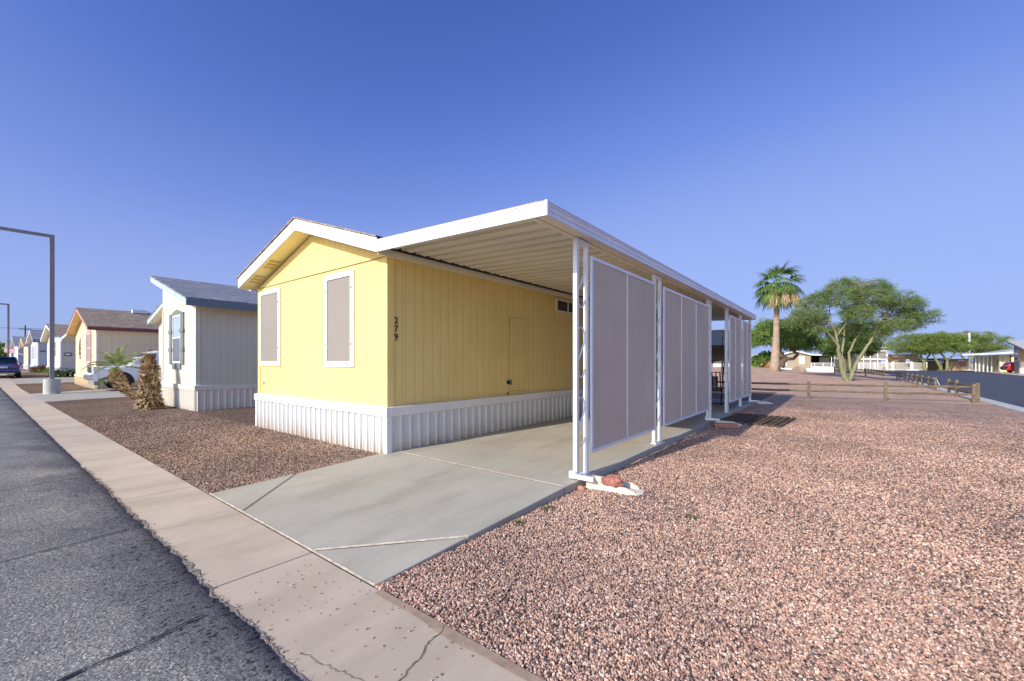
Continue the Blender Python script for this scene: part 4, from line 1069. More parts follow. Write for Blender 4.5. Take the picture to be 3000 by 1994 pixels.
# awning carports on the left side of homes three, four..., and an entry sign
def side_awning(xa, xb, y0, y1, za, zb, z0, label, sign=None):
    t = thing('awning_carport', label, 'carport', ((xa + xb) / 2, y0, z0), 0, 'carports of the neighbouring homes')
    b = lambda: MB(((xa + xb) / 2, y0, z0))
    m = b(); m.prism([(xa, za), (xb, zb), (xb, zb + .07), (xa, za + .07)], 'y', y0 + .02, y1); obj('roof_panel', m, M['offwhite'], t)
    m = b(); m.prism([(xa, za - .06), (xb, zb - .06), (xb, zb + .1), (xa, za + .1)], 'y', y0 - .01, y0 + .02); m.box(xa - .03, xa - .001, y0 + .02, y1, za - .06, za + .1); obj('fascia', m, M['whitemetal'], t)
    m = b()
    for k in range(4):
        y = y0 + 2.5 + k * (y1 - y0 - 3.) / 3; m.box(xa + .05, xa + .12, y, y + .07, z0, za)
    objs('post', m, M['whitemetal'], t)
    return t
side_awning(-48.0, -43.7, 4.15, 15, 3.22, 3.5, 0, 'white edged awning carport left of the cream and maroon home')
h4 = neighbour('mobile_home', 'pale home with a plain brown roof and small dark number sign on its side', -62.6, -52.0, 4.5, 16, .42, 3.65, -57.6, 4.95, M['cream'], M['white'], M['skirt'], M['roof_brown'], wins=[(-60.3, -59.2, 2.0, 3.4, 's'), (-56, -54.9, 2.0, 3.4, 's')])
m = MB(tuple(h4.location)); m.box(-51.975, -51.94, 4.72, 5.14, 2.06, 2.34); obj('number_sign', m, M['black'], h4)
m = MB(tuple(h4.location)); m.box(-51.939, -51.93, 4.77, 5.09, 2.12, 2.28); obj('sign_face', m, M['plate'], bpy.data.objects['number_sign'])
h5 = neighbour('mobile_home', 'blue grey home with grey shingle roof, tall narrow windows and a white side awning', -82.5, -72.6, 4.5, 16, .45, 3.95, -76.2, 5.3, M['bluegrey'], M['white'], mat('blue_white_skirt', (.66, .7, .82), .5), M['roof_blue'], M['tealdark'], wins=[(-80.6, -79.6, 1.9, 3.5, 's'), (-78.1, -77.3, 1.9, 3.5, 's'), (-75.3, -74.5, 1.9, 3.6, 's')])
text_mesh('house_number', '2281', .27, M['black'], h5, (-72.58 - h5.location[0], 4.9 - 4.5, 2.8 - .45), (R(90), 0, R(90)), .01)
ta = thing('awning', 'small white awning on the blue grey home with light patches', 'awning', (-71.5, 6, 3.7))
m = MB((-71.5, 6, 3.7)); m.prism([(-72.55, 4.0), (-70.3, 3.62), (-70.3, 3.68), (-72.55, 4.06)], 'y', 5.2, 12); obj('awning_roof', m, M['whitemetal'], ta)
m = MB((-71.5, 6, 3.7)); m.box(-70.3, -70.25, 5.2, 12, 3.55, 3.72); m.prism([(-72.55, 3.93), (-70.3, 3.55), (-70.3, 3.72), (-72.55, 4.1)], 'y', 5.15, 5.2); obj('awning_fascia', m, M['white'], ta)
h6 = neighbour('mobile_home', 'small cream home with a flag pole bracket on its corner, sixth along the street', -95.0, -86.5, 4.5, 16, .52, 3.75, -92.0, 4.9, M['cream2'], M['white'], M['cream_skirt'], M['roof_tanbrown'], wins=[(-90.5, -89.6, 2.0, 3.4, 's')])
fl = thing('flag', 'small red and white striped flag on a slanted white pole', 'flag', (-92.0, 4.3, 3.0))
m = MB((-92.0, 4.3, 3.0)); m.tube([(-92.0, 4.3, 2.6), (-93.5, 2.4, 3.6)], .03, 6); obj('pole', m, M['white'], fl)
m = MB((-92.0, 4.3, 3.0))
fr_m = mat('flag_stripe_red', (.5, .1, .12)); fw_m = mat('flag_stripe_white', (.7, .65, .68))
for k in range(7):
    m.cur = k % 2
    m.quad((-93.3, 2.6, 3.6 - k * .1), (-92.6, 3.6, 3.45 - k * .1), (-92.6, 3.6, 3.35 - k * .1), (-93.3, 2.6, 3.5 - k * .1))
obj('cloth', m, [fr_m, fw_m], fl)
neighbour('mobile_home', 'grey roofed home beyond the flag, partly hidden by the blue car', -121, -108, 4.5, 16, .52, 4.3, -114.5, 5.9, M['bluegrey'], M['white'], M['skirt'], M['roof_blue'])
neighbour('mobile_home', 'farthest pale grey home on the left end of the street', -142, -129, 4.5, 16, .52, 4.4, -135, 6.0, M['bluegrey'], M['white'], M['skirt'], M['roof_blue'])
side_awning(-106, -103, 4.4, 14, 3.5, 3.8, .52, 'dark shaded carport beside the far grey roofed home')

# lamp posts -------------------------------------------------------------------
def lamp(x, y, z, label):
    o = (x, y, z); t = thing('street_lamp', label, 'street lamp', o, 0, 'square arm street lamps')
    m = MB(); m.cyl((0, 0, -.1), .31, .86, 28); obj('base', m, M['conc'], t, bevel=.02)
    m = MB(); m.box(-.085, .085, -.085, .085, .761, 8.0); obj('pole', m, M['grey'], t)
    m = MB(); m.box(-.07, .07, -2.45, -.086, 7.86, 7.999); obj('arm', m, M['grey'], t)
    m = MB(); m.box(-.22, .22, -3.15, -2.451, 7.82, 8.03); hd = obj('lamp_head', m, M['grey'], t, bevel=.03)
    m = MB(); m.box(-.17, .17, -3.08, -2.55, 7.8, 7.8199); obj('lens', m, M['lampglass'], hd)
    return t
l1 = lamp(-31.4, 2.42, -.1, 'nearest grey street lamp on a concrete base at the left')
dup(l1, (-79.5, 2.55, .5), 0, 'farther grey street lamp behind the blue car')
up = thing('utility_pole', 'brown wooden utility pole with one crossarm behind the far homes', 'utility pole', (-118, 30, .4))
up.location = (-204.8, 10.0, .5)
m = MB(); m.cyl((0, 0, 0), .22, 12.6, 10, r2=.16); obj('pole', m, M['bark'], up)
m = MB(); m.box(-1.2, 1.2, -.1, .1, 11.2, 11.4); m.box(-.1, .1, -1.4, 1.4, 11.2, 11.4); obj('crossarm', m, M['bark'], up)
m = MB(); 
for dx in (-1.1, 0, 1.1):
    pts = [(dx + k * -6, -k * 18.0 + 0, 11.6 - 1.2 * math.sin(k / 10 * math.pi)) for k in range(11)]
    m.tube(pts, .018, 4, False)
    pts = [(dx + k * 9, k * 16.0, 11.6 - 1.2 * math.sin(k / 10 * math.pi)) for k in range(11)]
    m.tube(pts, .018, 4, False)
obj('wire', m, M['black'], up)

# ==================================================================== foliage helpers
def leafquad(mb, p, d, L, W, up=None):
    d = d.normalized(); s_ = d.cross(Vector((rnd.uniform(-1, 1), rnd.uniform(-1, 1), rnd.uniform(-1, 1))))
    if s_.length < 1e-3: s_ = d.orthogonal()
    s_.normalize(); s_ *= W / 2
    a = p - s_; b_ = p + s_; c = p + d * L + s_ * .4; e = p + d * L - s_ * .4
    mb.add([tuple(a), tuple(b_), tuple(c), tuple(e)], [(0, 1, 2, 3)])
def rv(): 
    while True:
        v = Vector((rnd.uniform(-1, 1), rnd.uniform(-1, 1), rnd.uniform(-1, 1)))
        if .05 < v.length < 1: return v
FR = Vector((math.cos(R(37.98)), math.sin(R(37.98)), 0)); FF = Vector((-math.sin(R(37.98)), math.cos(R(37.98)), 0))
def make_tree(name, label, loc, lobes, limbs, nclump, leafm, barkm, leaf=(.16, .035), per=14, csize=.38, droop=.15, cat='tree', group=None, hang=0., twig=True, fr=.62):
    """lobes: (u, v, z, ru, rv, rz) with u across, v away; limbs: lists of (u,v,z,radius)"""
    t = thing(name, label, cat, loc, 0, group)
    W = lambda u, v, z: FR * u + FF * v + Vector((0, 0, z))
    tm = MB(); nodes = []
    for li in limbs:
        pts = [W(*q[:3]) for q in li]; rs = [q[3] for q in li]
        # subdivide and jitter
        P2 = []; R2 = []
        for i in range(len(pts) - 1):
            for k in range(4):
                f = k / 4; p = pts[i].lerp(pts[i + 1], f); j = rs[i] * .35
                if i or k: p = p + Vector((rnd.uniform(-j, j), rnd.uniform(-j, j), rnd.uniform(-j, j)))
                P2.append(p); R2.append(rs[i] * (1 - f) + rs[i + 1] * f)
        P2.append(pts[-1]); R2.append(rs[-1])
        tm.tube(P2, R2, 8); nodes += [(p, r_) for p, r_ in zip(P2, R2)][3:]
    lm = MB()
    vol = [l[3] * l[4] * l[5] for l in lobes]; tot = sum(v ** .7 for v in vol)
    for l, v in zip(lobes, vol):
        k_ = int(nclump * v ** .7 / tot)
        c = W(*l[:3])
        for _ in range(k_):
            q = rv(); q = q.normalized() * (fr + (1 - fr) * rnd.random()) if rnd.random() < .72 else q
            q = q * (1 + .16 * noise.noise(q * 2.5 + c))
            p = c + FR * q.x * l[3] + FF * q.y * l[4] + Vector((0, 0, q.z * l[5]))
            if nodes and twig:
                a, ra = min(nodes, key=lambda n_: (n_[0] - p).length + rnd.random() * .4)
                mid = a.lerp(p, .55) + Vector((0, 0, .12 * (p - a).length))
                if (p - a).length < 4.5: tm.tube([a, mid, p], [min(ra * .5, .03), .014, .006], 4, False)
            out = (p - c); out.z *= .3
            if out.length < .01: out = rv()
            out.normalize()
            sp = csize * rnd.uniform(.7, 1.3)
            for _k in range(per):
                o_ = rv() * sp; o_.z *= .55
                d = out * .5 + rv() * .8 + Vector((0, 0, -droop - hang * rnd.random()))
                leafquad(lm, p + o_, d, leaf[0] * rnd.uniform(.6, 1.3), leaf[1] * rnd.uniform(.7, 1.3))
    obj('trunk', tm, barkm, t, smooth=True); obj('crown', lm, leafm, t)
    return t
def px2(base, d, pts):
    return pts
# palo verde --------------------------------------------------------------------
def L_(px, py, v=0., d=32., bx=2475, z0=0.): return ((px - bx) / 1230 * (d + v), v, (1060 - py) / 1230 * (d + v) + 1.5 - z0)
def lobe(px, py, rx, ry, v, rv_, d, bx, z0): 
    q = L_(px, py, v, d, bx, z0); return (q[0], v, q[2], rx / 1230 * d, rv_, ry / 1230 * d)
pl = [lobe(px, py, rx, ry, v, r_, 32., 2475, .05) for px, py, rx, ry, v, r_ in (
    (2350, 925, 48, 24, -.4, 1.1), (2395, 890, 40, 26, .5, 1.3), (2440, 870, 45, 30, -.5, 1.4), (2490, 845, 42, 24, .6, 1.3), (2530, 870, 45, 30, -.8, 1.4), (2575, 862, 42, 28, .5, 1.4),
    (2620, 880, 45, 26, -.4, 1.3), (2665, 895, 42, 24, .4, 1.2), (2700, 925, 36, 20, 0, 1.0), (2640, 930, 50, 26, .2, 1.3), (2590, 955, 42, 22, -.9, 1.1), (2545, 915, 42, 28, 1.2, 1.2), (2480, 920, 40, 26, -1.2, 1.2), (2425, 935, 36, 20, 1.0, 1.0), (2380, 950, 30, 14, .2, .8), (2600, 845, 24, 12, .2, .6), (2460, 825, 22, 10, 0, .6), (2672, 958, 30, 14, .4, .8), (2330, 950, 34, 16, .2, .8), (2375, 968, 26, 10, -.5, .6), (2450, 965, 30, 14, .8, .8), (2520, 962, 34, 16, 1.1, .9), (2565, 985, 26, 12, -.3, .7), (2500, 822, 26, 9, .3, .6), (2555, 828, 26, 10, -.3, .6), (2415, 865, 26, 12, 0, .8), (2715, 945, 24, 10, 0, .6))]
def limb(pts, d, bx, z0): return [(*L_(px, py, v, d, bx, z0), r_) for px, py, v, r_ in pts]
lim = [[(a_, b_, c_, r_ * .68) for a_, b_, c_, r_ in limb(q, 32., 2475, .05)] for q in (
    [(2482, 1119, 0, .28), (2466, 1080, 0, .22), (2456, 1040, -.1, .19), (2448, 1005, -.2, .15), (2425, 985, -.3, .11), (2390, 955, -.4, .08), (2355, 925, -.5, .04), (2325, 912, -.5, .02)],
    [(2448, 1010, -.2, .13), (2452, 975, .1, .1), (2440, 940, .3, .07), (2440, 900, .3, .04), (2430, 865, .3, .02)],
    [(2453, 985, 0, .1), (2465, 950, -.4, .08), (2490, 905, -.7, .06), (2505, 870, -.7, .03), (2500, 840, -.6, .015)],
    [(2478, 1118, .05, .22), (2480, 1078, .2, .17), (2478, 1040, .4, .13), (2490, 990, .6, .1), (2505, 945, .9, .07), (2540, 905, 1.1, .04), (2555, 870, 1.1, .02)],
    [(2484, 1118, 0, .26), (2500, 1080, -.1, .2), (2512, 1045, -.2, .17), (2532, 1010, -.3, .15), (2548, 985, -.4, .12), (2575, 960, -.5, .08), (2620, 940, -.5, .05), (2670, 925, -.3, .03), (2705, 925, -.2, .015)],
    [(2492, 1085, 0, .16), (2497, 1030, .3, .12), (2518, 1000, .5, .1), (2540, 975, .6, .08), (2555, 930, .7, .05), (2590, 890, .6, .03), (2615, 870, .5, .015)],
    [(2545, 990, -.4, .1), (2552, 950, -.6, .07), (2580, 915, -.7, .05), (2620, 890, -.6, .03), (2660, 880, -.3, .015)],
    [(2425, 985, -.3, .08), (2410, 945, .1, .05), (2395, 905, .3, .03), (2380, 885, .4, .015)])]
make_tree('palo_verde_tree', 'spreading palo verde with pale green forked trunk behind the rail fence', (.3, 40.8, .05), pl, lim, 1900, M['leaf_palo'], M['bark_green'], leaf=(.2, .03), per=17, csize=.34)
# mesquites ------------------------------------------------------------------------
ml = [lobe(px, py, rx, ry, v, r_, 46., 2297, .9) for px, py, rx, ry, v, r_ in ((2240, 985, 34, 24, 0, 1.8), (2280, 960, 42, 26, .6, 2.0), (2325, 965, 40, 30, -.5, 2.0), (2365, 985, 38, 30, .3, 1.8), (2392, 1010, 24, 16, 0, 1.2), (2300, 990, 50, 24, -.8, 1.6), (2345, 1010, 35, 16, .5, 1.4), (2228, 1003, 22, 12, 0, 1.0))]
lim = [limb(q, 46., 2297, .9) for q in ([(2296, 1072, 0, .38), (2308, 1048, 0, .3), (2296, 1030, 0, .24), (2285, 1010, 0, .18), (2262, 990, 0, .1), (2240, 980, 0, .04)], [(2306, 1048, 0, .2), (2325, 1050, -.3, .17), (2340, 1036, -.4, .15), (2322, 1022, -.4, .12), (2330, 990, -.3, .07), (2345, 970, 0, .03)], [(2292, 1022, 0, .2), (2305, 1000, .3, .13), (2290, 965, .4, .05)], [(2322, 1022, -.4, .1), (2355, 1000, 0, .06), (2380, 995, .2, .03)])]
make_tree('mesquite_tree', 'dense mesquite with a twisted dark trunk behind the fan palm', (-5.1, 54.5, .9), ml, lim, 620, M['leaf_mesq'], M['bark'], leaf=(.26, .06), per=34, csize=.5, hang=.6)
ml = [lobe(px, py, rx, ry, v, r_, 60., 2480, -.1) for px, py, rx, ry, v, r_ in ((2440, 1015, 34, 24, 0, 2), (2480, 985, 42, 30, .6, 2.4), (2525, 1000, 36, 28, -.5, 2), (2548, 1022, 22, 14, 0, 1.4), (2490, 1020, 45, 22, 0, 2), (2562, 962, 34, 24, 0, 2), (2505, 962, 38, 24, .5, 2), (2425, 1008, 26, 16, 0, 1.6))]
lim = [limb(q, 60., 2480, -.1) for q in ([(2480, 1093, 0, .35), (2478, 1060, 0, .28), (2465, 1030, 0, .18), (2445, 1010, 0, .08)], [(2478, 1060, 0, .24), (2500, 1025, 0, .16), (2520, 1000, 0, .07)])]
make_tree('mesquite_tree', 'dark green mesquite standing behind the palo verde', (.76, 76.7, -.1), ml, lim, 640, M['leaf_dark'], M['bark'], leaf=(.3, .08), per=34, csize=.6, hang=.5)
def tree_group(bx, d, lobes_, trunks, loc, label, n):
    l_ = [lobe(px, py, rx, ry, v, r_, d, bx, -.1) for px, py, rx, ry, v, r_ in lobes_]
    li = [limb(q, d, bx, -.1) for q in trunks]
    make_tree('palo_verde_tree', label, loc, l_, li, n, M['leaf_palo2'], M['bark_green'], leaf=(.3, .07), per=34, csize=.62, group='flat topped trees by the parking area')
M['leaf_palo2'] = leafmat('palo_leaf_far', [(.13, .19, .04), (.2, .27, .06), (.26, .33, .09), (.15, .22, .05)])
def at(bx, d): 
    u = (bx - 1500) / 1230; return tuple((FR * u + FF) * d)[:2] + (-.1,)
tree_group(2708, 84., ((2640, 1015, 38, 14, 0, 3), (2665, 995, 40, 16, .5, 3), (2700, 998, 42, 20, -.5, 3), (2718, 1020, 40, 16, .3, 3), (2680, 1022, 44, 14, 0, 3)), ([(2710, 1085, 0, .36), (2706, 1058, 0, .26), (2690, 1040, 0, .16), (2660, 1018, 0, .07)], [(2706, 1058, 0, .22), (2722, 1038, 0, .14), (2730, 1010, 0, .06)], [(2700, 1050, 0, .2), (2700, 1020, .5, .08)]), at(2708, 84.), 'left tree of the flat topped group, over the tan block wall', 420)
tree_group(2765, 82., ((2745, 990, 36, 16, 0, 3), (2785, 992, 38, 18, .5, 3), (2765, 1015, 44, 18, -.5, 3), (2810, 1010, 34, 18, .3, 3), (2735, 1015, 30, 16, 0, 2.5)), ([(2760, 1085, 0, .34), (2748, 1060, 0, .26), (2735, 1042, 0, .16), (2725, 1015, 0, .07)], [(2772, 1085, 0, .3), (2775, 1055, 0, .22), (2762, 1035, .3, .14), (2755, 1005, .3, .06)], [(2775, 1055, 0, .2), (2795, 1035, 0, .12), (2805, 1005, 0, .06)]), at(2765, 82.), 'middle tree of the flat topped group with dark tangled trunks', 460)
tree_group(2835, 90., ((2835, 990, 34, 15, 0, 3), (2870, 985, 38, 16, .5, 3), (2905, 1000, 36, 16, -.5, 3), (2850, 1012, 44, 18, .3, 3), (2895, 1020, 40, 14, 0, 3), (2940, 1022, 30, 12, 0, 2.4)), ([(2822, 1085, 0, .34), (2826, 1058, 0, .26), (2815, 1035, 0, .16), (2812, 1010, 0, .07)], [(2834, 1085, 0, .3), (2840, 1055, 0, .22), (2870, 1038, .3, .13), (2910, 1028, .3, .05)], [(2840, 1055, 0, .2), (2850, 1030, 0, .12), (2865, 1000, 0, .06)]), at(2835, 90.), 'right tree of the flat topped group behind the white light pole', 460)

# fan palm --------------------------------------------------------------------------
pb = (-4.93, 46.9, .62)
pt = thing('fan_palm_tree', 'tall fan palm with a smooth tan trunk rising from the gravel berm', 'palm tree', pb)
m = MB(); tr_ = []; 
for k in range(13):
    f = k / 12; tr_.append((FR * (.36 * f + .05 * math.sin(f * 5)) + Vector((0, 0, -.1 + f * 7.9)), .24 * (1 - f) ** 2.4 + .22 + (.0 if f < .97 else .05)))
m.tube([q[0] for q in tr_], [q[1] for q in tr_], 18); obj('trunk', m, M['bark_palm'], pt, smooth=True)
top = tr_[-1][0]
fm = MB(); dm = MB()
def fan(mb, p0, d, L, fanr, droop, nleaf=22, wd=.045):
    """petiole then fan of leaflets"""
    d = d.normalized(); pts = [p0]
    for k in range(1, 5):
        q = pts[-1] + d * L / 4; d = (d + Vector((0, 0, -droop * .16))).normalized(); pts.append(q)
    for a, b_ in zip(pts, pts[1:]): mb.beam(tuple(a), tuple(b_), .035, .02)
    c = pts[-1]; side = d.cross(Vector((0, 0, 1)))
    if side.length < .05: side = Vector((1, 0, 0))
    side.normalize(); nrm = side.cross(d).normalized()
    for k in range(nleaf):
        a = R(-85 + 170 * k / (nleaf - 1)) + rnd.uniform(-.05, .05)
        dd = (d * math.cos(a) + side * math.sin(a) - nrm * .12).normalized(); ln = fanr * (.75 + .25 * math.cos(a)) * rnd.uniform(.85, 1.1)
        p = c; w_ = side * math.cos(a) * wd - d * math.sin(a) * wd
        seg_ = 4; prev = (p - w_ * .3, p + w_ * .3)
        for s_ in range(seg_):
            dd = (dd + Vector((0, 0, -droop * (.10 + .16 * s_)))).normalized()
            p = p + dd * ln / seg_; f = (1 - (s_ + 1) / seg_) ** .6
            cur = (p - w_ * f, p + w_ * f)
            mb.add([tuple(prev[0]), tuple(prev[1]), tuple(cur[1]), tuple(cur[0])], [(0, 1, 2, 3)]); prev = cur
for k in range(40):
    a = k * 2.399; e_ = R(80 - 125 * (k / 39) ** .9)
    d = Vector((math.cos(a) * math.cos(e_), math.sin(a) * math.cos(e_), math.sin(e_)))
    fan(fm, top + Vector((0, 0, .15)) + d * .15, d, rnd.uniform(1.0, 1.5), rnd.uniform(1.25, 1.65), rnd.uniform(.6, 1.1), 24, .06)
for k in range(9):
    a = rnd.uniform(0, 6.28) if k < 3 else R(10) + rnd.uniform(-.9, .6); e_ = R(rnd.uniform(-35, 5))
    d = Vector((math.cos(a) * math.cos(e_), math.sin(a) * math.cos(e_), math.sin(e_)))
    fan(dm, top + Vector((0, 0, .0)), d, rnd.uniform(.7, 1.1), rnd.uniform(.8, 1.1), 2.2, 14, .03)
for k in range(18):   # hanging flower stalks
    a = R(-45) + rnd.uniform(-1.3, 1.6); d = Vector((math.cos(a), math.sin(a), .45)); p = top.copy(); pts = [p.copy()]
    for s_ in range(9):
        p = p + d.normalized() * .28; d.z -= .34; pts.append(p.copy())
    dm.tube(pts, [.03] * 4 + [.02] * 6, 4, False)
    for q in pts[4:]:
        for _ in range(12): leafquad(dm, q + rv() * .1, Vector((rnd.uniform(-.3, .3), rnd.uniform(-.3, .3), -1)), rnd.uniform(.35, .8), .035)
for k in range(10):   # skirt close to the trunk
    a = rnd.uniform(0, 6.28); d = Vector((math.cos(a) * .5, math.sin(a) * .5, -1)); fan(dm, top + Vector((0, 0, -.1)), d, .35, .7, 1.0, 9, .035)
obj('crown', fm, M['leaf_palm'], pt); obj('dry_fronds', dm, M['palm_dry'], pt)

# dead palm stump + leaning palm -----------------------------------------------------
def boots(mb, path, rad, n, L, up_bias):
    cum = len(path) - 1
    for i in range(n):
        f = (i + rnd.random()) / n; k = min(cum - 1, int(f * cum)); t_ = f * cum - k
        c = path[k].lerp(path[k + 1], t_); r_ = rad[k] * (1 - t_) + rad[k + 1] * t_; ax = (path[k + 1] - path[k]).normalized()
        a = i * 2.399 + rnd.uniform(-.3, .3); s_ = ax.orthogonal().normalized(); s2 = ax.cross(s_)
        o_ = s_ * math.cos(a) + s2 * math.sin(a)
        p = c + o_ * r_ * rnd.uniform(.72, .95); d = (o_ * rnd.uniform(.7, 1.1) + ax * rnd.uniform(-.2, up_bias) + rv() * .25).normalized()
        ln = L * rnd.uniform(.6, 1.3); wv = ax.cross(o_).normalized() * rnd.uniform(.022, .05); th_ = ax * .012
        q = p + d * ln * .55; e = q + (d + ax * rnd.uniform(-.6, .4)).normalized() * ln * .45
        mb.add([tuple(p - wv), tuple(p + wv), tuple(q + wv * .75), tuple(q - wv * .75), tuple(e + wv * .2), tuple(e - wv * .25), tuple(p - wv - th_), tuple(p + wv - th_), tuple(q + wv * .75 - th_), tuple(q - wv * .75 - th_)],
               [(0, 1, 2, 3), (3, 2, 4, 5), (7, 6, 9, 8), (0, 3, 9, 6), (2, 1, 7, 8)])
st = thing('dead_palm', 'upright dead palm stump shaggy with dry tan frond bases', 'dead palm', (-18.7, 3.72, -.09))
path = [Vector((0, 0, 0)), Vector((.03, 0, .35)), Vector((-.02, 0, .8)), Vector((-.08, 0, 1.3)), Vector((-.2, 0, 1.62)), Vector((-.25, 0, 1.82))]; rad = [.31, .29, .265, .225, .12, .05]
m = MB(); m.tube(path, [r_ * .8 for r_ in rad], 12); obj('trunk', m, mat('palm_core', (.12, .075, .045), .95), st, smooth=True)
m = MB(); boots(m, path, rad, 2100, .13, 1.5); boots(m, path[:2], [.34, .30], 240, .17, -.3); obj('frond_bases', m, M['boot'], st)
lp = thing('young_palm', 'leaning young palm with a few green feather fronds over a shaggy trunk', 'palm tree', (-24.0, 4.38, -.08))
W = lambda u, z, v=0: FR * u + FF * v + Vector((0, 0, z))
path = [W(.15, .02), W(-.25, .18), W(-.55, .42), W(-.85, .75), W(-1.0, 1.05), W(-.92, 1.25)]; rad = [.07, .09, .15, .23, .23, .11]
m = MB(); m.tube(path, [r_ * .8 for r_ in rad], 12); obj('trunk', m, mat('palm_core2', (.12, .075, .045), .95), lp, smooth=True)
m = MB(); boots(m, path, rad, 1100, .11, 1.4); obj('frond_bases', m, M['boot'], lp)
m = MB()
def feather(mb, p0, d, L, n=26, ll=.25, sag=.085):
    d = d.normalized(); p = p0.copy(); 
    for k in range(n):
        f = k / n; q = p + d * L / n; mb.beam(tuple(p), tuple(q), .012, .012)
        if f > .15:
            s_ = d.cross(Vector((0, 0, 1))).normalized()
            for sg in (-1, 1):
                dd = (s_ * sg * .8 + d * .7 + Vector((0, 0, -.15 + rnd.uniform(-.2, .25)))).normalized(); l_ = ll * math.sin(min(1, f + .25) * math.pi * .9 + .1) + .05
                w_ = d * .012; e = q + dd * l_ + Vector((0, 0, -.05))
                mb.add([tuple(q - w_), tuple(q + w_), tuple(q + dd * l_ * .5 + w_), tuple(e)], [(0, 1, 2, 3)])
        p = q; d = (d + Vector((0, 0, -sag * (.4 + f)))).normalized()
ct = W(-.95, 1.28)
for k in range(14):
    a = k * 2.399; e_ = R(80 - 62 * k / 13); d = Vector((math.cos(a) * math.cos(e_), math.sin(a) * math.cos(e_), math.sin(e_))); feather(m, ct, d, rnd.uniform(.9, 1.35), 20, .24)
for k in range(5):
    d = W(-.7 + k * .1, -.1, rnd.uniform(-.5, .5)); feather(m, W(-1.15, 1.0), d, .55, 16, .2)
obj('crown', m, leafmat('young_palm_leaf', [(.13, .18, .05), (.24, .3, .09), (.36, .38, .13), (.18, .26, .07)]), lp)

# shrubs -----------------------------------------------------------------------------
def shrub(loc, r_, h, label, lm_, n=60, flowers=None, group=None):
    t = thing('shrub', label, 'shrub', loc, 0, group); m = MB(); s_ = MB()
    for k in range(n):
        q = rv(); p = Vector((q.x * r_, q.y * r_, h * .5 + q.z * h * .5))
        if k % 4 == 0: s_.tube([(0, 0, 0), tuple(p * .5), tuple(p)], [.02, .012, .006], 4, False)
        for _ in range(16): leafquad(m, p + rv() * .14 * r_ / .5, rv(), .13 * r_ / .5, .06 * r_ / .5)
    obj('foliage', m, lm_, t); obj('stems', s_, M['bark'], t)
    if flowers:
        m = MB()
        for k in range(40):
            q = rv().normalized(); p = Vector((q.x * r_, q.y * r_, h * .5 + abs(q.z) * h * .55)); 
            for _ in range(4): leafquad(m, p, rv(), .07 * r_ / .4, .06 * r_ / .4)
        obj('flowers', m, flowers, t)
    return t
pinkf = mat('pink_flower', (.6, .35, .3), .8)
def P_(px, py, d): u = (px - 1500) / 1230; q = (FR * u + FF) * d; return (q.x, q.y, 1.5 - (py - 1060) / 1230 * d)
shrub(P_(191, 1111, 35.5), .85, .75, 'low green shrub with pale flowers in front of the number sign home', M['leaf_dark'], 90, mat('pale_flower', (.6, .5, .5), .8))
shrub(P_(126, 1094, 43), .8, .8, 'rounded reddish brown shrub beside the blue grey home', leafmat('russet_leaf', [(.16, .07, .035), (.25, .12, .06), (.2, .14, .06)]), 80)
shrub(P_(138, 1099, 42), .85, .55, 'clipped dark green shrub beside the reddish one', M['leaf_dark'], 90)
shrub(P_(167, 1098, 41), .75, .85, 'green shrub with red flowers just right of the nearest lamp', M['leaf_mesq'], 80, mat('red_flower', (.45, .05, .05), .8))
shrub((-6.75, 55.4, .95), 1.35, 1.5, 'bright green bush behind the reddish boulder on the berm', M['leaf_mesq'], 190)
make_tree('leafy_tree', 'rounded green tree at the far left end of the street', P_(10, 1062, 118.), [(0, 0, 3.0, 3.2, 3, 2.4), (-3, 0, 3.4, 3, 3, 2.6), (2.2, 0, 2.2, 1.6, 2, 1.6)], [[(0, 0, -.8, .4), (0, 0, 1.5, .3), (-1, 0, 3, .1)], [(0, 0, 1.5, .25), (1, 0, 3, .1)]], 260, M['leaf_mesq'], M['bark'], leaf=(.4, .16), per=34, csize=.8)
# ==================================================================== rail fences
def rail_fence(pts, label, h=.78, gz_=None, rails=((.33, .06), (.62, .06)), skip=(), group=None, pw_=.11):
    o = (pts[0][0], pts[0][1], 0); t = thing('rail_fence', label, 'rail fence', o, 0, group)
    for (x, y) in pts:
        z = gz(x, y); m = MB(o); q = pw_ / 2
        a = rnd.uniform(-.06, .06); c, s_ = math.cos(a) * q, math.sin(a) * q; hh = h + rnd.uniform(-.02, .03)
        base = [(x - c + s_, y - s_ - c), (x + c + s_, y + s_ - c), (x + c - s_, y + s_ + c), (x - c - s_, y - s_ + c)]
        m.prism(base, 'z', z - .1, z + hh - .02); obj('post', m, M['wood'], t, bevel=.015)
    for i in range(len(pts) - 1):
        if i in skip: continue
        (x0, y0), (x1, y1) = pts[i], pts[i + 1]
        for hz, r_ in rails:
            m = MB(o); z0, z1 = gz(x0, y0) + hz, gz(x1, y1) + hz; n = 6; P_l = []
            for k in range(n + 1):
                f = k / n; P_l.append((x0 + (x1 - x0) * f, y0 + (y1 - y0) * f, z0 + (z1 - z0) * f + rnd.uniform(-.008, .008)))
            m.tube(P_l, [r_ * .55] + [r_ * .8] * (n - 1) + [r_ * .55], 7); obj('rail', m, M['wood'], t)
    return t
rail_fence([(-8.9, 22.2), (-6.3, 22.5), (-3.7, 22.8), (-1.1, 23.1), (1.52, 23.55), (4.2, 24.45)], 'front wooden two-rail fence crossing behind the gravel lot')
rail_fence([(4.36, 24.75), (4.33, 28.4), (4.3, 30.0)], 'short wooden rail fence section beside the kerb, nearest the corner')
rail_fence([(4.3, 33.75), (4.3, 36.0), (4.3, 38.6), (4.3, 40.85), (4.3, 43.3), (4.3, 46.0), (4.3, 48.6), (4.25, 51.5)], 'long wooden rail fence with many posts running back along the kerb')
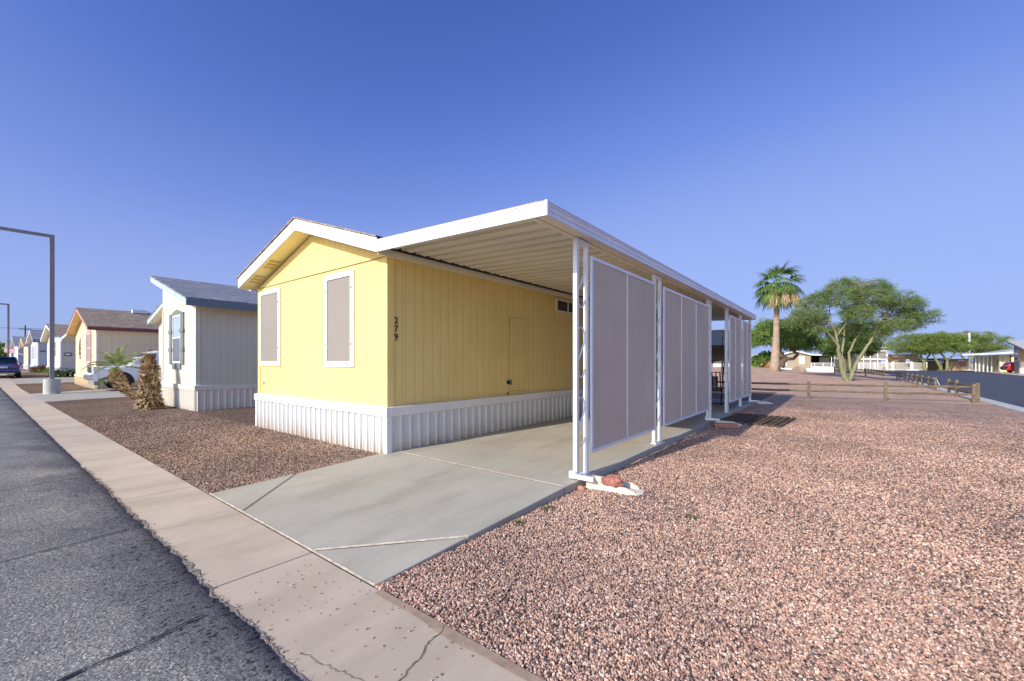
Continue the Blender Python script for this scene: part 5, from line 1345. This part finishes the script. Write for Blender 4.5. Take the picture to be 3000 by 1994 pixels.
rail_fence([(4.1, 51.6), (1.9, 51.4), (-.4, 51.0)], 'wooden rail fence section turning left behind the palo verde')
rail_fence([(4.0, 64.0), (4.0, 66.5), (3.9, 69), (3.8, 71.5), (3.6, 74), (3.4, 76.5), (3.2, 79), (2.9, 81.5)], 'farther wooden rail fence running toward the clubhouse gate')
def rope(a, b_, sag, label):
    t = MB(a); pts = []
    for k in range(13):
        f = k / 12; pts.append((a[0] + (b_[0] - a[0]) * f, a[1] + (b_[1] - a[1]) * f, a[2] + (b_[2] - a[2]) * f - sag * math.sin(f * math.pi)))
    t.tube(pts, .018, 6); o = obj('rope', t, M['white'], None, smooth=True); tag(o, label, 'rope', 'white ropes on the rail fence')
rope((4.34, 33.68, .55), (4.34, 30.1, .5), .42, 'white rope sagging across the gap in the kerb fence')
rope((4.28, 34.2, .6), (4.36, 33.66, .5), .12, 'short white rope tied round the post at the gap')

# ==================================================================== vehicles
def loft(mb, st, closed_ends=True):
    """st: list of (x, ring) with ring = [(halfwidth, z)...] bottom->top for +y side; mirrored"""
    rings = []
    for x, r_ in st: rings.append([(x, y, z) for y, z in r_] + [(x, -y, z) for y, z in reversed(r_)])
    n = len(rings[0]); vv = [p for r_ in rings for p in r_]
    ff = []
    for i in range(len(rings) - 1):
        for k in range(n): ff.append((i * n + k, i * n + (k + 1) % n, (i + 1) * n + (k + 1) % n, (i + 1) * n + k))
    ff.append(tuple(range(n))[::-1]); ff.append(tuple(range((len(rings) - 1) * n, len(rings) * n)))
    mb.add(vv, ff)
def wheel(t, x, y, r_, wd, side):
    m = MB(); y0 = y if side > 0 else y - 0; prof = [(r_ * .62, 0), (r_ * .94, 0), (r_, .03), (r_, wd - .03), (r_ * .94, wd), (r_ * .62, wd)]
    n = 28; vv = []
    for k in range(n):
        a = 2 * math.pi * k / n
        for rr, yy in prof: vv.append((x + rr * math.cos(a), y - side * yy, r_ + rr * math.sin(a)))
    q = len(prof); m.add(vv, [(k * q + j, k * q + (j + 1) % q, ((k + 1) % n) * q + (j + 1) % q, ((k + 1) % n) * q + j) for k in range(n) for j in range(q)])
    w_ = obj('wheel', m, M['rubber'], t)
    m = MB(); yc = y - side * .05
    m.cyl((x, yc - side * .06, r_), r_ * .62, side * .03 if side > 0 else -.03, 24, 'y')
    rim = MB(); 
    for k in range(6):
        a = 2 * math.pi * k / 6; rim.beam((x, y - side * .035, r_), (x + r_ * .6 * math.cos(a), y - side * .03, r_ + r_ * .6 * math.sin(a)), .05 + r_ * .12, .03)
    rim.cyl((x, y - side * .05, r_), r_ * .16, side * .035, 14, 'y')
    vv = []; n = 24
    for k in range(n):
        a = 2 * math.pi * k / n
        for rr, yy in ((r_ * .56, .02), (r_ * .63, .015), (r_ * .63, .08), (r_ * .56, .08)): vv.append((x + rr * math.cos(a), y - side * yy, r_ + rr * math.sin(a)))
    rim.add(vv, [(k * 4 + j, k * 4 + (j + 1) % 4, ((k + 1) % n) * 4 + (j + 1) % 4, ((k + 1) % n) * 4 + j) for k in range(n) for j in range(4)])
    obj('hub_cap', m, M['black'], w_); obj('rim', rim, M['alloy'], w_)
def vehicle(name, label, cat, loc, rz, body_st, cab_st, paint, wheels, wr, hw, side_glass, front_glass, rear_glass, extra):
    t = thing(name, label, cat, loc, rz)
    m = MB(); loft(m, body_st); bo = obj('body', m, paint, t, smooth=False, bevel=.035)
    m = MB(); loft(m, cab_st); obj('cabin', m, paint, t, bevel=.04)
    for g in side_glass:
        for s_ in (1, -1):
            m = MB(); m.add([(x, s_ * (y + .006), z) for x, y, z in g], [tuple(range(len(g))) if s_ > 0 else tuple(range(len(g)))[::-1]]); obj('side_window', m, M['carglass'], t)
    for nm, g in (('windscreen', front_glass), ('rear_window', rear_glass)):
        if g: m = MB(); m.add(g, [tuple(range(len(g)))]); obj(nm, m, M['carglass'], t)
    for x in wheels:
        for s_ in (1, -1):
            m = MB(); n = 18; vv = [(x, s_ * (hw + .004), wr)]
            vv += [(x + (wr + .09) * math.cos(math.pi * k / n), s_ * (hw + .004), wr + (wr + .09) * math.sin(math.pi * k / n)) for k in range(n + 1)] 
            m.add(vv + [(x - wr - .09, s_ * (hw + .004), .32), (x + wr + .09, s_ * (hw + .004), .32)], [(0, k + 1, k + 2) for k in range(n)] + [(0, n + 1, n + 2), (0, n + 2, n + 3), (0, n + 3, 1)]); obj('wheel_arch', m, M['black'], t)
            wheel(t, x, s_ * (hw + .02), wr, .24, s_)
    extra(t)
    return t
bx = lambda t, nm, m_, *b, bev=0.0: obj(nm, MB().box(*b), m_, t, bevel=bev)
# white pickup, nose along +x local -------------------------------------------------
def truck_extra(t):
    bx(t, 'grille', M['chrome'], 2.68, 2.76, -.55, .55, .82, 1.12, bev=.02); bx(t, 'grille_bar', M['black'], 2.761, 2.77, -.5, .5, .86, .95); bx(t, 'grille_bar', M['black'], 2.761, 2.77, -.5, .5, .99, 1.08)
    for s_ in (1, -1): bx(t, 'headlight', M['lampglass'], 2.5, 2.735, s_ * .58 if s_ > 0 else -.985, .985 if s_ > 0 else -.58, .84, 1.1, bev=.03)
    bx(t, 'bumper', M['chrome'], 2.66, 2.86, -.98, .98, .5, .74, bev=.05); bx(t, 'bumper_cover', M['carwhite'], 2.5, 2.78, -.992, .992, .42, .82, bev=.08); bx(t, 'air_dam', M['grey'], 2.45, 2.7, -.9, .9, .26, .419)
    for s_ in (1, -1): bx(t, 'fog_lamp', M['lampglass'], 2.781, 2.8, s_ * .62 if s_ > 0 else -.84, .84 if s_ > 0 else -.62, .55, .65)
    for s_ in (1, -1): bx(t, 'mirror', M['carwhite'], 1.1, 1.28, 1.02 if s_ > 0 else -1.24, 1.24 if s_ > 0 else -1.02, 1.22, 1.42, bev=.03)
    bx(t, 'door_line', M['grey'], -.02, -.008, .996, 1.0, .45, 1.15); bx(t, 'door_line', M['grey'], -.02, -.008, -1.0, -.996, .45, 1.15)
    m = MB(); m.tube([(.55, .3, 1.86), (.45, .3, 1.96)], .02, 6); obj('antenna', m, M['black'], t)
ring = lambda hw, zb, zm, zt, tw=.9: [(hw * .94, zb), (hw, zb + .18), (hw, zm), (hw * tw, zt)]
body = [(-2.85, ring(.98, .5, 1.05, 1.14)), (-.2, ring(1.0, .42, 1.08, 1.17)), (1.15, ring(1.0, .42, 1.08, 1.18)), (1.9, ring(1.0, .42, 1.02, 1.15, .86)), (2.45, ring(.98, .42, .95, 1.1, .84)), (2.7, ring(.93, .48, .88, 1.02, .84))]
cab = [(-.75, [(.95, 1.1), (.93, 1.2), (.80, 1.78), (.7, 1.84)]), (.3, [(.96, 1.1), (.94, 1.2), (.80, 1.82), (.7, 1.88)]), (.62, [(.96, 1.1), (.94, 1.2), (.80, 1.76), (.7, 1.80)]), (1.45, [(.96, 1.1), (.94, 1.14), (.9, 1.16), (.7, 1.18)])]
sg = [[(-.62, .925, 1.22), (.95, .925, 1.22), (.5, .815, 1.72), (-.55, .815, 1.74)]]
fg = [(1.40, -.8, 1.2), (1.40, .8, 1.2), (.66, .68, 1.78), (.66, -.68, 1.78)]
vehicle('pickup_truck', 'white pickup truck parked nose out in the driveway behind the palms', 'pickup truck', (-32.3, 6.9, -.03), R(-90), body, cab, M['carwhite'], (1.72, -1.8), .39, 1.0, sg, fg, None, truck_extra).scale = (1.1, 1.1, 1.18)
# suv maker ---------------------------------------------------------------------------
def suv(label, loc, rz, paint, extra, L=4.7, hw=.94, h=1.68, name='parked_car', cat='car'):
    b_ = [(-L / 2, ring(hw * .9, .5, .92, 1.02)), (-L / 2 + .12, ring(hw * .98, .36, .95, 1.08)), (-.6, ring(hw, .3, .95, 1.08)), (.9, ring(hw, .3, .93, 1.05)), (L / 2 - .5, ring(hw * .97, .32, .85, .98, .84)), (L / 2, ring(hw * .82, .4, .72, .84, .82))]
    c_ = [(-L / 2 + .08, [(hw * .9, 1.0), (hw * .88, 1.1), (hw * .80, 1.14), (hw * .6, 1.16)]), (-L / 2 + .42, [(hw * .94, 1.0), (hw * .93, 1.1), (hw * .78, h - .1), (hw * .66, h - .04)]), (-.2, [(hw * .95, 1.0), (hw * .94, 1.1), (hw * .78, h - .05), (hw * .66, h)]), (.55, [(hw * .95, 1.0), (hw * .94, 1.08), (hw * .78, h - .12), (hw * .66, h - .06)]), (1.35, [(hw * .95, .98), (hw * .94, 1.0), (hw * .84, 1.03), (hw * .66, 1.05)])]
    s_ = [[(-L / 2 + .5, hw * .92, 1.14), (-.35, hw * .925, 1.14), (-.35, hw * .80, h - .14), (-L / 2 + .62, hw * .80, h - .17)], [(-.27, hw * .925, 1.14), (.98, hw * .925, 1.12), (.52, hw * .80, h - .17), (-.27, hw * .80, h - .14)]]
    f_ = [(1.28, -hw * .8, 1.06), (1.28, hw * .8, 1.06), (.6, hw * .7, h - .1), (.6, -hw * .7, h - .1)]
    xr = -L / 2
    r_ = [(xr + .10, hw * .8, 1.17), (xr + .10, -hw * .8, 1.17), (xr + .36, -hw * .72, h - .13), (xr + .36, hw * .72, h - .13)]
    r_ = [(x - .025, y, z + .01) for x, y, z in r_]
    return vehicle(name, label, cat, loc, rz, b_, c_, paint, (1.42, -1.38), .35, hw, s_, f_, r_, extra)
def suv_extra(t):
    xr = -2.35
    bx(t, 'spoiler', M['carblue'], xr + .2, xr + .5, -.7, .7, 1.63, 1.68, bev=.02)
    for s_ in (1, -1):
        bx(t, 'tail_light', M['redlens'], xr - .03, xr + .25, .42 if s_ > 0 else -.9, .9 if s_ > 0 else -.42, .96, 1.05, bev=.015)
        bx(t, 'reflector', M['redlens'], xr - .03, xr + .1, .5 if s_ > 0 else -.85, .85 if s_ > 0 else -.5, .5, .56)
        bx(t, 'roof_rail', M['chrome'], -1.4, .5, .58 if s_ > 0 else -.63, .63 if s_ > 0 else -.58, 1.66, 1.71)
        bx(t, 'mirror', M['carblue'], .95, 1.1, .94 if s_ > 0 else -1.12, 1.12 if s_ > 0 else -.94, 1.05, 1.2, bev=.03)
    bx(t, 'licence_plate', M['plate'], xr - .035, xr - .01, -.26, .26, .8, .94)
    bx(t, 'chrome_strip', M['chrome'], xr - .03, xr, -.42, .42, 1.0, 1.02); bx(t, 'bumper', M['carblue'], xr - .06, xr + .2, -.88, .88, .55, .74, bev=.05)
    bx(t, 'bumper_insert', M['black'], xr - .05, xr + .15, -.86, .86, .36, .549, bev=.03); bx(t, 'skid_plate', M['chrome'], xr - .07, xr, -.62, .62, .36, .43); bx(t, 'trim_strip', M['black'], xr - .065, xr, -.7, .7, .74, .77)
suv('blue hatchback SUV parked facing away at the left edge of the street', (-53.5, 1.35, gz(-50.5, 1.2) + .03), R(180), M['carblue'], suv_extra)
def red_extra(t):
    xr = -2.35
    for s_ in (1, -1): bx(t, 'tail_light', M['redlens'], xr - .03, xr + .2, .6 if s_ > 0 else -.88, .88 if s_ > 0 else -.6, .8, .98, bev=.015)
    bx(t, 'bumper', M['carred'], xr - .08, xr + .2, -.88, .88, .4, .66, bev=.05); bx(t, 'licence_plate', M['plate'], xr - .1, xr - .081, -.24, .24, .66, .8); bx(t, 'rack', M['black'], xr - .3, xr - .09, -.5, .5, .5, .95, bev=.02)
suv('red car parked rear out under the carport across the side road', (22.6, 99.6, -.07), R(12), M['carred'], red_extra)
suv('grey car standing in the shade of a far carport on the left street', (-104.5, 8.0, .53), R(90), mat('grey_car_paint', (.12, .12, .13), .3, coat=.5), lambda t: bx(t, 'bumper', M['black'], 2.2, 2.42, -.8, .8, .35, .6, bev=.04))

# ==================================================================== buildings beyond the park
def building(name, label, cat, o, parts, rz=0):
    t = thing(name, label, cat, o, rz)
    for nm, m_, fn in parts:
        m = MB(o); fn(m); (objs if nm in ('post', 'column', 'carport_post', 'porch_post', 'window_band') else obj)(nm, m, m_, t)
    return t
Y0 = 86.17
def gable_tan(m): m.prism([(-7.9, .5), (-3.84, .5), (-3.84, 2.82), (-5.88, 3.42), (-7.9, 2.82)], 'y', Y0, Y0 + 14)
tan = building('mobile_home', 'tan home with white skirting, white porch rails and a flat awning beyond the berm', 'mobile home', (-5.9, Y0, -.1), [
    ('wall', M['tan'], gable_tan),
    ('skirting', M['white'], lambda m: m.box(-7.95, -.67, Y0 - .05, Y0 + 14, -.2, .62 if True else 0) if False else (m.box(-7.95, -3.8, Y0 - .05, Y0 + 13.9, -.2, .52), m.box(-3.79, -.67, Y0 - .04, Y0 + .1, -.2, .75))),
    ('side_room', M['tan'], lambda m: m.box(-.66, 2.1, Y0 - .02, Y0 + 6, -.2, 2.42)),
    ('awning', M['white'], lambda m: m.prism([(-3.9, 2.72), (2.25, 2.44), (2.25, 2.6), (-3.9, 2.9)], 'y', Y0 - .5, Y0 + 8)),
    ('roof', M['roof_pale'], lambda m: (slope_roof(m, -5.88, 3.5, -8.3, 2.8, Y0 - .5, Y0 + 14.3, .06), slope_roof(m, -5.88, 3.5, -3.5, 2.8, Y0 - .5, Y0 + 14.3, .06))),
    ('rake_fascia', M['white'], lambda m: (m.prism([(-5.88, 3.36), (-5.88, 3.56), (-8.3, 2.86), (-8.3, 2.66)], 'y', Y0 - .53, Y0 - .5), m.prism([(-5.879, 3.36), (-5.879, 3.56), (-3.5, 2.86), (-3.5, 2.66)], 'y', Y0 - .53, Y0 - .5))),
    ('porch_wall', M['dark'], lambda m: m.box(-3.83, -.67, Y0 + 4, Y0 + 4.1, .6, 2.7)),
    ('porch_window', M['roof_pale'], lambda m: m.box(-2.6, -1.6, Y0 + 3.9, Y0 + 3.95, 1.2, 2.4)),
    ('porch_rail', M['white'], lambda m: [m.box(-3.83, -.67, Y0, Y0 + .05, z, z + .09) for z in (1.35, 1.05, .78)] + [m.box(x, x + .09, Y0 - .01, Y0 + .06, .7, 1.44) for x in (-3.8, -3.35, -2.2, -1.15, -.78)]),
    ('porch_post', M['white'], lambda m: [m.box(x, x + .09, Y0 - .3, Y0 - .22, -.1, 2.6) for x in (-1.1, -.75, 2.1)]),
    ('porch_blind', mat('porch_blind', (.55, .65, .68), .7), lambda m: m.box(-2.75, -1.35, Y0 + 3.0, Y0 + 3.02, 1.5, 2.35))])
for (wa, wb, za, zc) in ((-7.8, -7.2, .95, 2.3), (-5.45, -4.65, 1.25, 2.5)):
    m = MB((-5.9, Y0, -.1)); f_ = .1
    m.box(wa, wb, Y0 - .04, Y0 - .001, zc - f_, zc); m.box(wa, wb, Y0 - .04, Y0 - .001, za, za + f_); m.box(wa, wa + f_, Y0 - .04, Y0 - .001, za + f_, zc - f_); m.box(wb - f_, wb, Y0 - .04, Y0 - .001, za + f_, zc - f_)
    wn = obj('window', m, M['white'], tan)
    m = MB((-5.9, Y0, -.1)); m.box(wa + f_, wb - f_, Y0 - .02, Y0 - .001, za + f_, zc - f_); obj('pane', m, mat('blind_white', (.55, .55, .56)), wn)
building('mobile_home', 'white home with a shaded carport, leftmost beyond the berm', 'mobile home', (-14, 91, -.1), [
    ('wall', M['white'], lambda m: m.box(-20, -11.4, 91.5, 103, -.2, 2.8)), ('roof', M['roof_pale'], lambda m: m.box(-20.3, -11.2, 91.2, 103.3, 2.801, 3.0)),
    ('carport_roof', M['bluegrey'], lambda m: m.box(-11.19, -8.0, 91.6, 100, 2.55, 2.75)), ('carport_post', M['white'], lambda m: [m.box(x, x + .1, 91.7, 91.8, -.1, 2.55) for x in (-10.6, -9.6, -8.6, -8.1)]),
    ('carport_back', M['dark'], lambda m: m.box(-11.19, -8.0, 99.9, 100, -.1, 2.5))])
building('clubhouse', 'tan clubhouse with tall white columns and glass behind the iron fence', 'clubhouse', (6.5, 118, -.1), [
    ('tower', M['tan2'], lambda m: m.box(2.6, 8.0, 119, 128, -.2, 4.5)), ('roof', M['white'], lambda m: m.box(2.2, 8.4, 118.4, 128.4, 4.501, 4.85)),
    ('glass_front', mat('tinted_glass', (.16, .15, .18), .15, spec=.8), lambda m: m.box(2.9, 7.7, 118.4, 118.99, -.1, 3.9)),
    ('column', M['white'], lambda m: [m.box(x, x + w_, 118.0, 118.2, -.1, 3.95) for x, w_ in ((2.7, .12), (4.0, .1), (5.1, .12), (6.3, .12), (7.6, .4))]),
    ('window_band', M['white'], lambda m: [m.box(2.7, 7.6, 118.05, 118.15, z, z + .22) for z in (2.1, 3.85)]),
    ('roof_horn', M['white'], lambda m: (m.cyl((6.0, 121, 4.85), .05, 1.9, 8), m.box(5.8, 6.2, 120.8, 121.2, 6.1, 6.5)))])
building('block_building', 'flat roofed tan block building right of the clubhouse', 'building', (10.5, 121.8, -.1), [
    ('wall', M['tan2'], lambda m: m.box(8.3, 12.9, 121.5, 130, -.2, 3.05)), ('roof', M['roof_tanbrown'], lambda m: m.box(8.25, 13.0, 121.3, 130.2, 3.051, 3.25)),
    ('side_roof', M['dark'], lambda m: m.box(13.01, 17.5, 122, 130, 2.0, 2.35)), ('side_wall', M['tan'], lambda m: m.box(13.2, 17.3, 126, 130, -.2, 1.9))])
fe = thing('iron_fence', 'white picket iron fence in front of the clubhouse and block building', 'iron fence', (8, 114.6, -.1))
m = MB((8, 114.6, -.1)); n = 96
for k in range(n):
    f = k / (n - 1); x = 3.1 + 10.6 * f; y = 112.9 + 6.3 * f * .75; m.box(x, x + .035, y, y + .035, -.1, 1.5)
pk = obj('picket', m, M['iron'], fe); pk['kind'] = 'stuff'
m = MB((8, 114.6, -.1))
for z in (.1, 1.4): m.beam((3.1, 112.9, z), (13.7, 112.9 + 4.73, z), .05, .06)
obj('fence_rail', m, M['iron'], fe)
for f in (0, .24, .5, .52, .78, .8, 1):
    x = 3.1 + 10.6 * f; y = 112.9 + 4.73 * f; m = MB((8, 114.6, -.1)); m.box(x - .1, x + .12, y - .15, y + .07, -.1, 1.75 if f in (.52, .78) else 1.6); obj('fence_post', m, M['iron'], fe)
building('small_block_building', 'low tan stucco utility building under the right trees', 'building', (18.5, 122.5, -.1), [
    ('wall', M['tan2'], lambda m: m.box(17.2, 20.2, 122.5, 127, -.2, 1.95)), ('roof', M['dark'], lambda m: m.box(16.9, 20.5, 122.2, 127.3, 1.951, 2.2))])
# parking area furniture
def hsign(x, y, label):
    t = thing('parking_sign', label, 'parking sign', (x, y, -.1), R(8), 'blue and white wheelchair parking signs')
    m = MB(); m.box(-.03, .03, -.02, .02, 0, 1.55); obj('post', m, M['conc'], t)
    m = MB(); m.box(-.26, .26, -.035, -.021, 1.5, 2.2); pl_ = obj('plate', m, M['plate'], t)
    m = MB(); m.box(-.2, .2, -.041, -.036, 1.72, 2.12); obj('blue_field', m, M['signblue'], pl_)
    m = MB(); n = 14
    c = (-.0, 1.86); 
    for k in range(10):
        a0 = R(100 + k * 24); a1 = R(100 + (k + 1) * 24); m.beam((c[0] + .085 * math.cos(a0), -.044, c[1] + .085 * math.sin(a0)), (c[0] + .085 * math.cos(a1), -.044, c[1] + .085 * math.sin(a1)), .004, .02)
    m.beam((-.03, -.044, 2.03), (-.02, -.044, 1.9), .004, .03); m.beam((-.02, -.044, 1.9), (.08, -.044, 1.9), .004, .025); m.beam((.08, -.044, 1.9), (.12, -.044, 1.8), .004, .025); m.cyl((-.03, -.046, 2.07), .025, .004, 10, 'y')
    obj('wheelchair_symbol', m, M['plate'], pl_)
    return t
hsign(6.85, 111.9, 'wheelchair parking sign in front of the clubhouse column')
hsign(10.7, 114.9, 'wheelchair parking sign in front of the tan block wall')
hsign(16.1, 119.1, 'wheelchair parking sign under the flat topped trees')
for x, y, x2, y2, lb in ((10.5, 114.3, 12.4, 115.6, 'white parking bumper below the iron fence'), (15.3, 117.6, 17.2, 118.9, 'white parking bumper below the middle tree'), (19.9, 121.2, 21.5, 122.3, 'white parking bumper at the foot of the light pole')):
    m = MB(((x + x2) / 2, (y + y2) / 2, -.12)); m.beam((x, y, -.04), (x2, y2, -.04), .18, .16); o = obj('parking_bumper', m, M['white'], None, bevel=.03); tag(o, lb, 'parking bumper', 'white parking bumpers')
dn = thing('road_sign', 'red and white do not enter sign at the end of the dark road', 'road sign', (17.9, 112.9, -.1), R(8))
m = MB(); m.box(-.05, .05, -.03, .03, 0, 2.2); obj('post', m, M['white'], dn)
m = MB(); m.cyl((0, -.05, 1.32), .38, .018, 24, 'y'); rd_ = obj('sign_disc', m, M['signred'], dn)
m = MB(); m.box(-.26, .26, -.058, -.051, 1.26, 1.38); obj('white_bar', m, M['plate'], rd_)
m = MB(); m.box(-.5, .5, -.04, -.031, 1.9, 2.08); obj('street_plate', m, M['plate'], dn)
lpz = thing('light_pole', 'tall white light pole in front of the right flat topped tree', 'light pole', (20.4, 122.3, -.1))
m = MB(); m.cyl((0, 0, 0), .3, .5, 16); obj('base', m, M['conc'], lpz)
m = MB(); m.cyl((0, 0, .5), .17, 6.8, 12, r2=.14); obj('pole', m, M['white'], lpz, smooth=True)
m = MB(); m.box(-1.1, -.2, -.15, .15, 6.95, 7.15); obj('lamp_head', m, M['grey'], lpz)
# carport home and rightmost home
building('carport_home', 'pale yellow home with a long white posted carport across the road', 'mobile home', (20.5, 106, -.1), [
    ('wall', mat('pale_yellow_wall', (.74, .66, .36), .7), lambda m: m.box(21.4, 29, 107.2, 125, -.2, 2.8)),
    ('wall_trim', M['maroon'], lambda m: m.box(22.55, 22.7, 107.15, 107.199, -.1, 2.8)),
    ('carport_roof', M['whitemetal'], lambda m: m.prism([(16.6, 2.72), (22.4, 3.0), (22.4, 3.2), (16.6, 2.92)], 'y', 104.5, 112)),
    ('roof', M['roof_pale'], lambda m: m.prism([(21.0, 3.0), (29.5, 4.6), (29.5, 4.75), (21.0, 3.15)], 'y', 105.4, 125)),
    ('post', M['white'], lambda m: [m.box(x, x + .14, y, y + .14, -.1, 2.75) for x, y in ((18.55, 107.1), (19.05, 107.45), (19.6, 107.85), (20.15, 108.25), (20.7, 108.6), (21.35, 106.9))]),
    ('side_door', M['tan'], lambda m: m.box(21.38, 21.4, 108, 109, -.1, 2.0))])
ro_ = (21.5, 94.5, -.1)
rh = building('mobile_home', 'rightmost home with grey lap siding front, brown side and pale shingle roof', 'mobile home', ro_, [
    ('front_wall', mat('grey_lap', (.30, .27, .25), .7), lambda m: m.prism([(94.9, -.2), (97.2, -.2), (97.2, 4.62), (94.9, 4.18)], 'x', 20.85, 21.0)),
    ('side_wall', mat('brown_wall', (.40, .22, .15), .7), lambda m: m.box(21.01, 34, 94.92, 97.1, 1.6, 4.1)),
    ('lower_wall', M['cream_trim'], lambda m: m.box(21.01, 34, 94.9, 97.15, -.2, 1.599)),
    ('roof', M['roof_pale'], lambda m: m.prism([(97.5, 4.86), (89.8, 3.42), (89.8, 3.34), (97.5, 4.78)], 'x', 20.15, 34.3)),
    ('rake_fascia', mat('dark_brown_trim', (.12, .08, .07)), lambda m: m.prism([(97.5, 4.77), (89.8, 3.33), (89.8, 3.18), (97.5, 4.62)], 'x', 20.12, 20.149)),
    ('lap_line', M['dark'], lambda m: [m.box(20.835, 20.849, 94.9, 97.2, z, z + .02) for z in [.2 + k * .2 for k in range(20)]])])
m = MB(ro_); m.box(20.8, 20.834, 95.1, 96.6, 1.75, 3.25); wn = obj('window', m, M['white'], rh)
for a, c_ in ((95.2, 95.78), (95.92, 96.5)):
    for z0, z1 in ((1.82, 2.46), (2.54, 3.18)):
        m = MB(ro_); m.box(20.785, 20.799, a, c_, z0, z1); obj('pane', m, M['glass'], wn)
# far background: low horizon of desert scrub
hz = MB(); pts = []
for k in range(160):
    a = R(-55 + 200 * k / 159); r_ = 900 + 40 * noise.noise(Vector((k * .1, 0, 0)))
    pts.append((r_ * math.cos(a), r_ * math.sin(a), 5 + 4 * noise.noise(Vector((k * .35, 2, 0)))))
for a, c_ in zip(pts, pts[1:]):
    hz.add([(a[0], a[1], -1), (c_[0], c_[1], -1), (c_[0] * 1.05, c_[1] * 1.05, c_[2]), (a[0] * 1.05, a[1] * 1.05, a[2])], [(0, 1, 2, 3)])
struct('hills', hz, mat('distant_scrub', (.16, .18, .16), .95, var=.2, vs_=.02), smooth=True, label='low hazy line of desert scrub on the horizon', cat='hills')
# weeds by the slab
for x, y, lb in ((-2.5, 5.6, 'tiny weed tuft at the slab edge just past the front post'), (-2.5, 3.3, 'small green weed tuft beside the driveway edge'), (-1.2, 4.5, 'tiny weed tuft out in the pink gravel'), (-2.5, 3.85, 'green weeds hugging the slab edge beside the orange rock chip')):
    m = MB((x, y, -.1))
    for k in range(45):
        q = rv() * .06; leafquad(m, Vector((x + q.x, y + q.y, -.095 + abs(q.z) * .25)), Vector((q.x * 6, q.y * 6, .5)), .03, .008)
    o = obj('weed', m, M['leaf_dark']); tag(o, lb, 'weed')
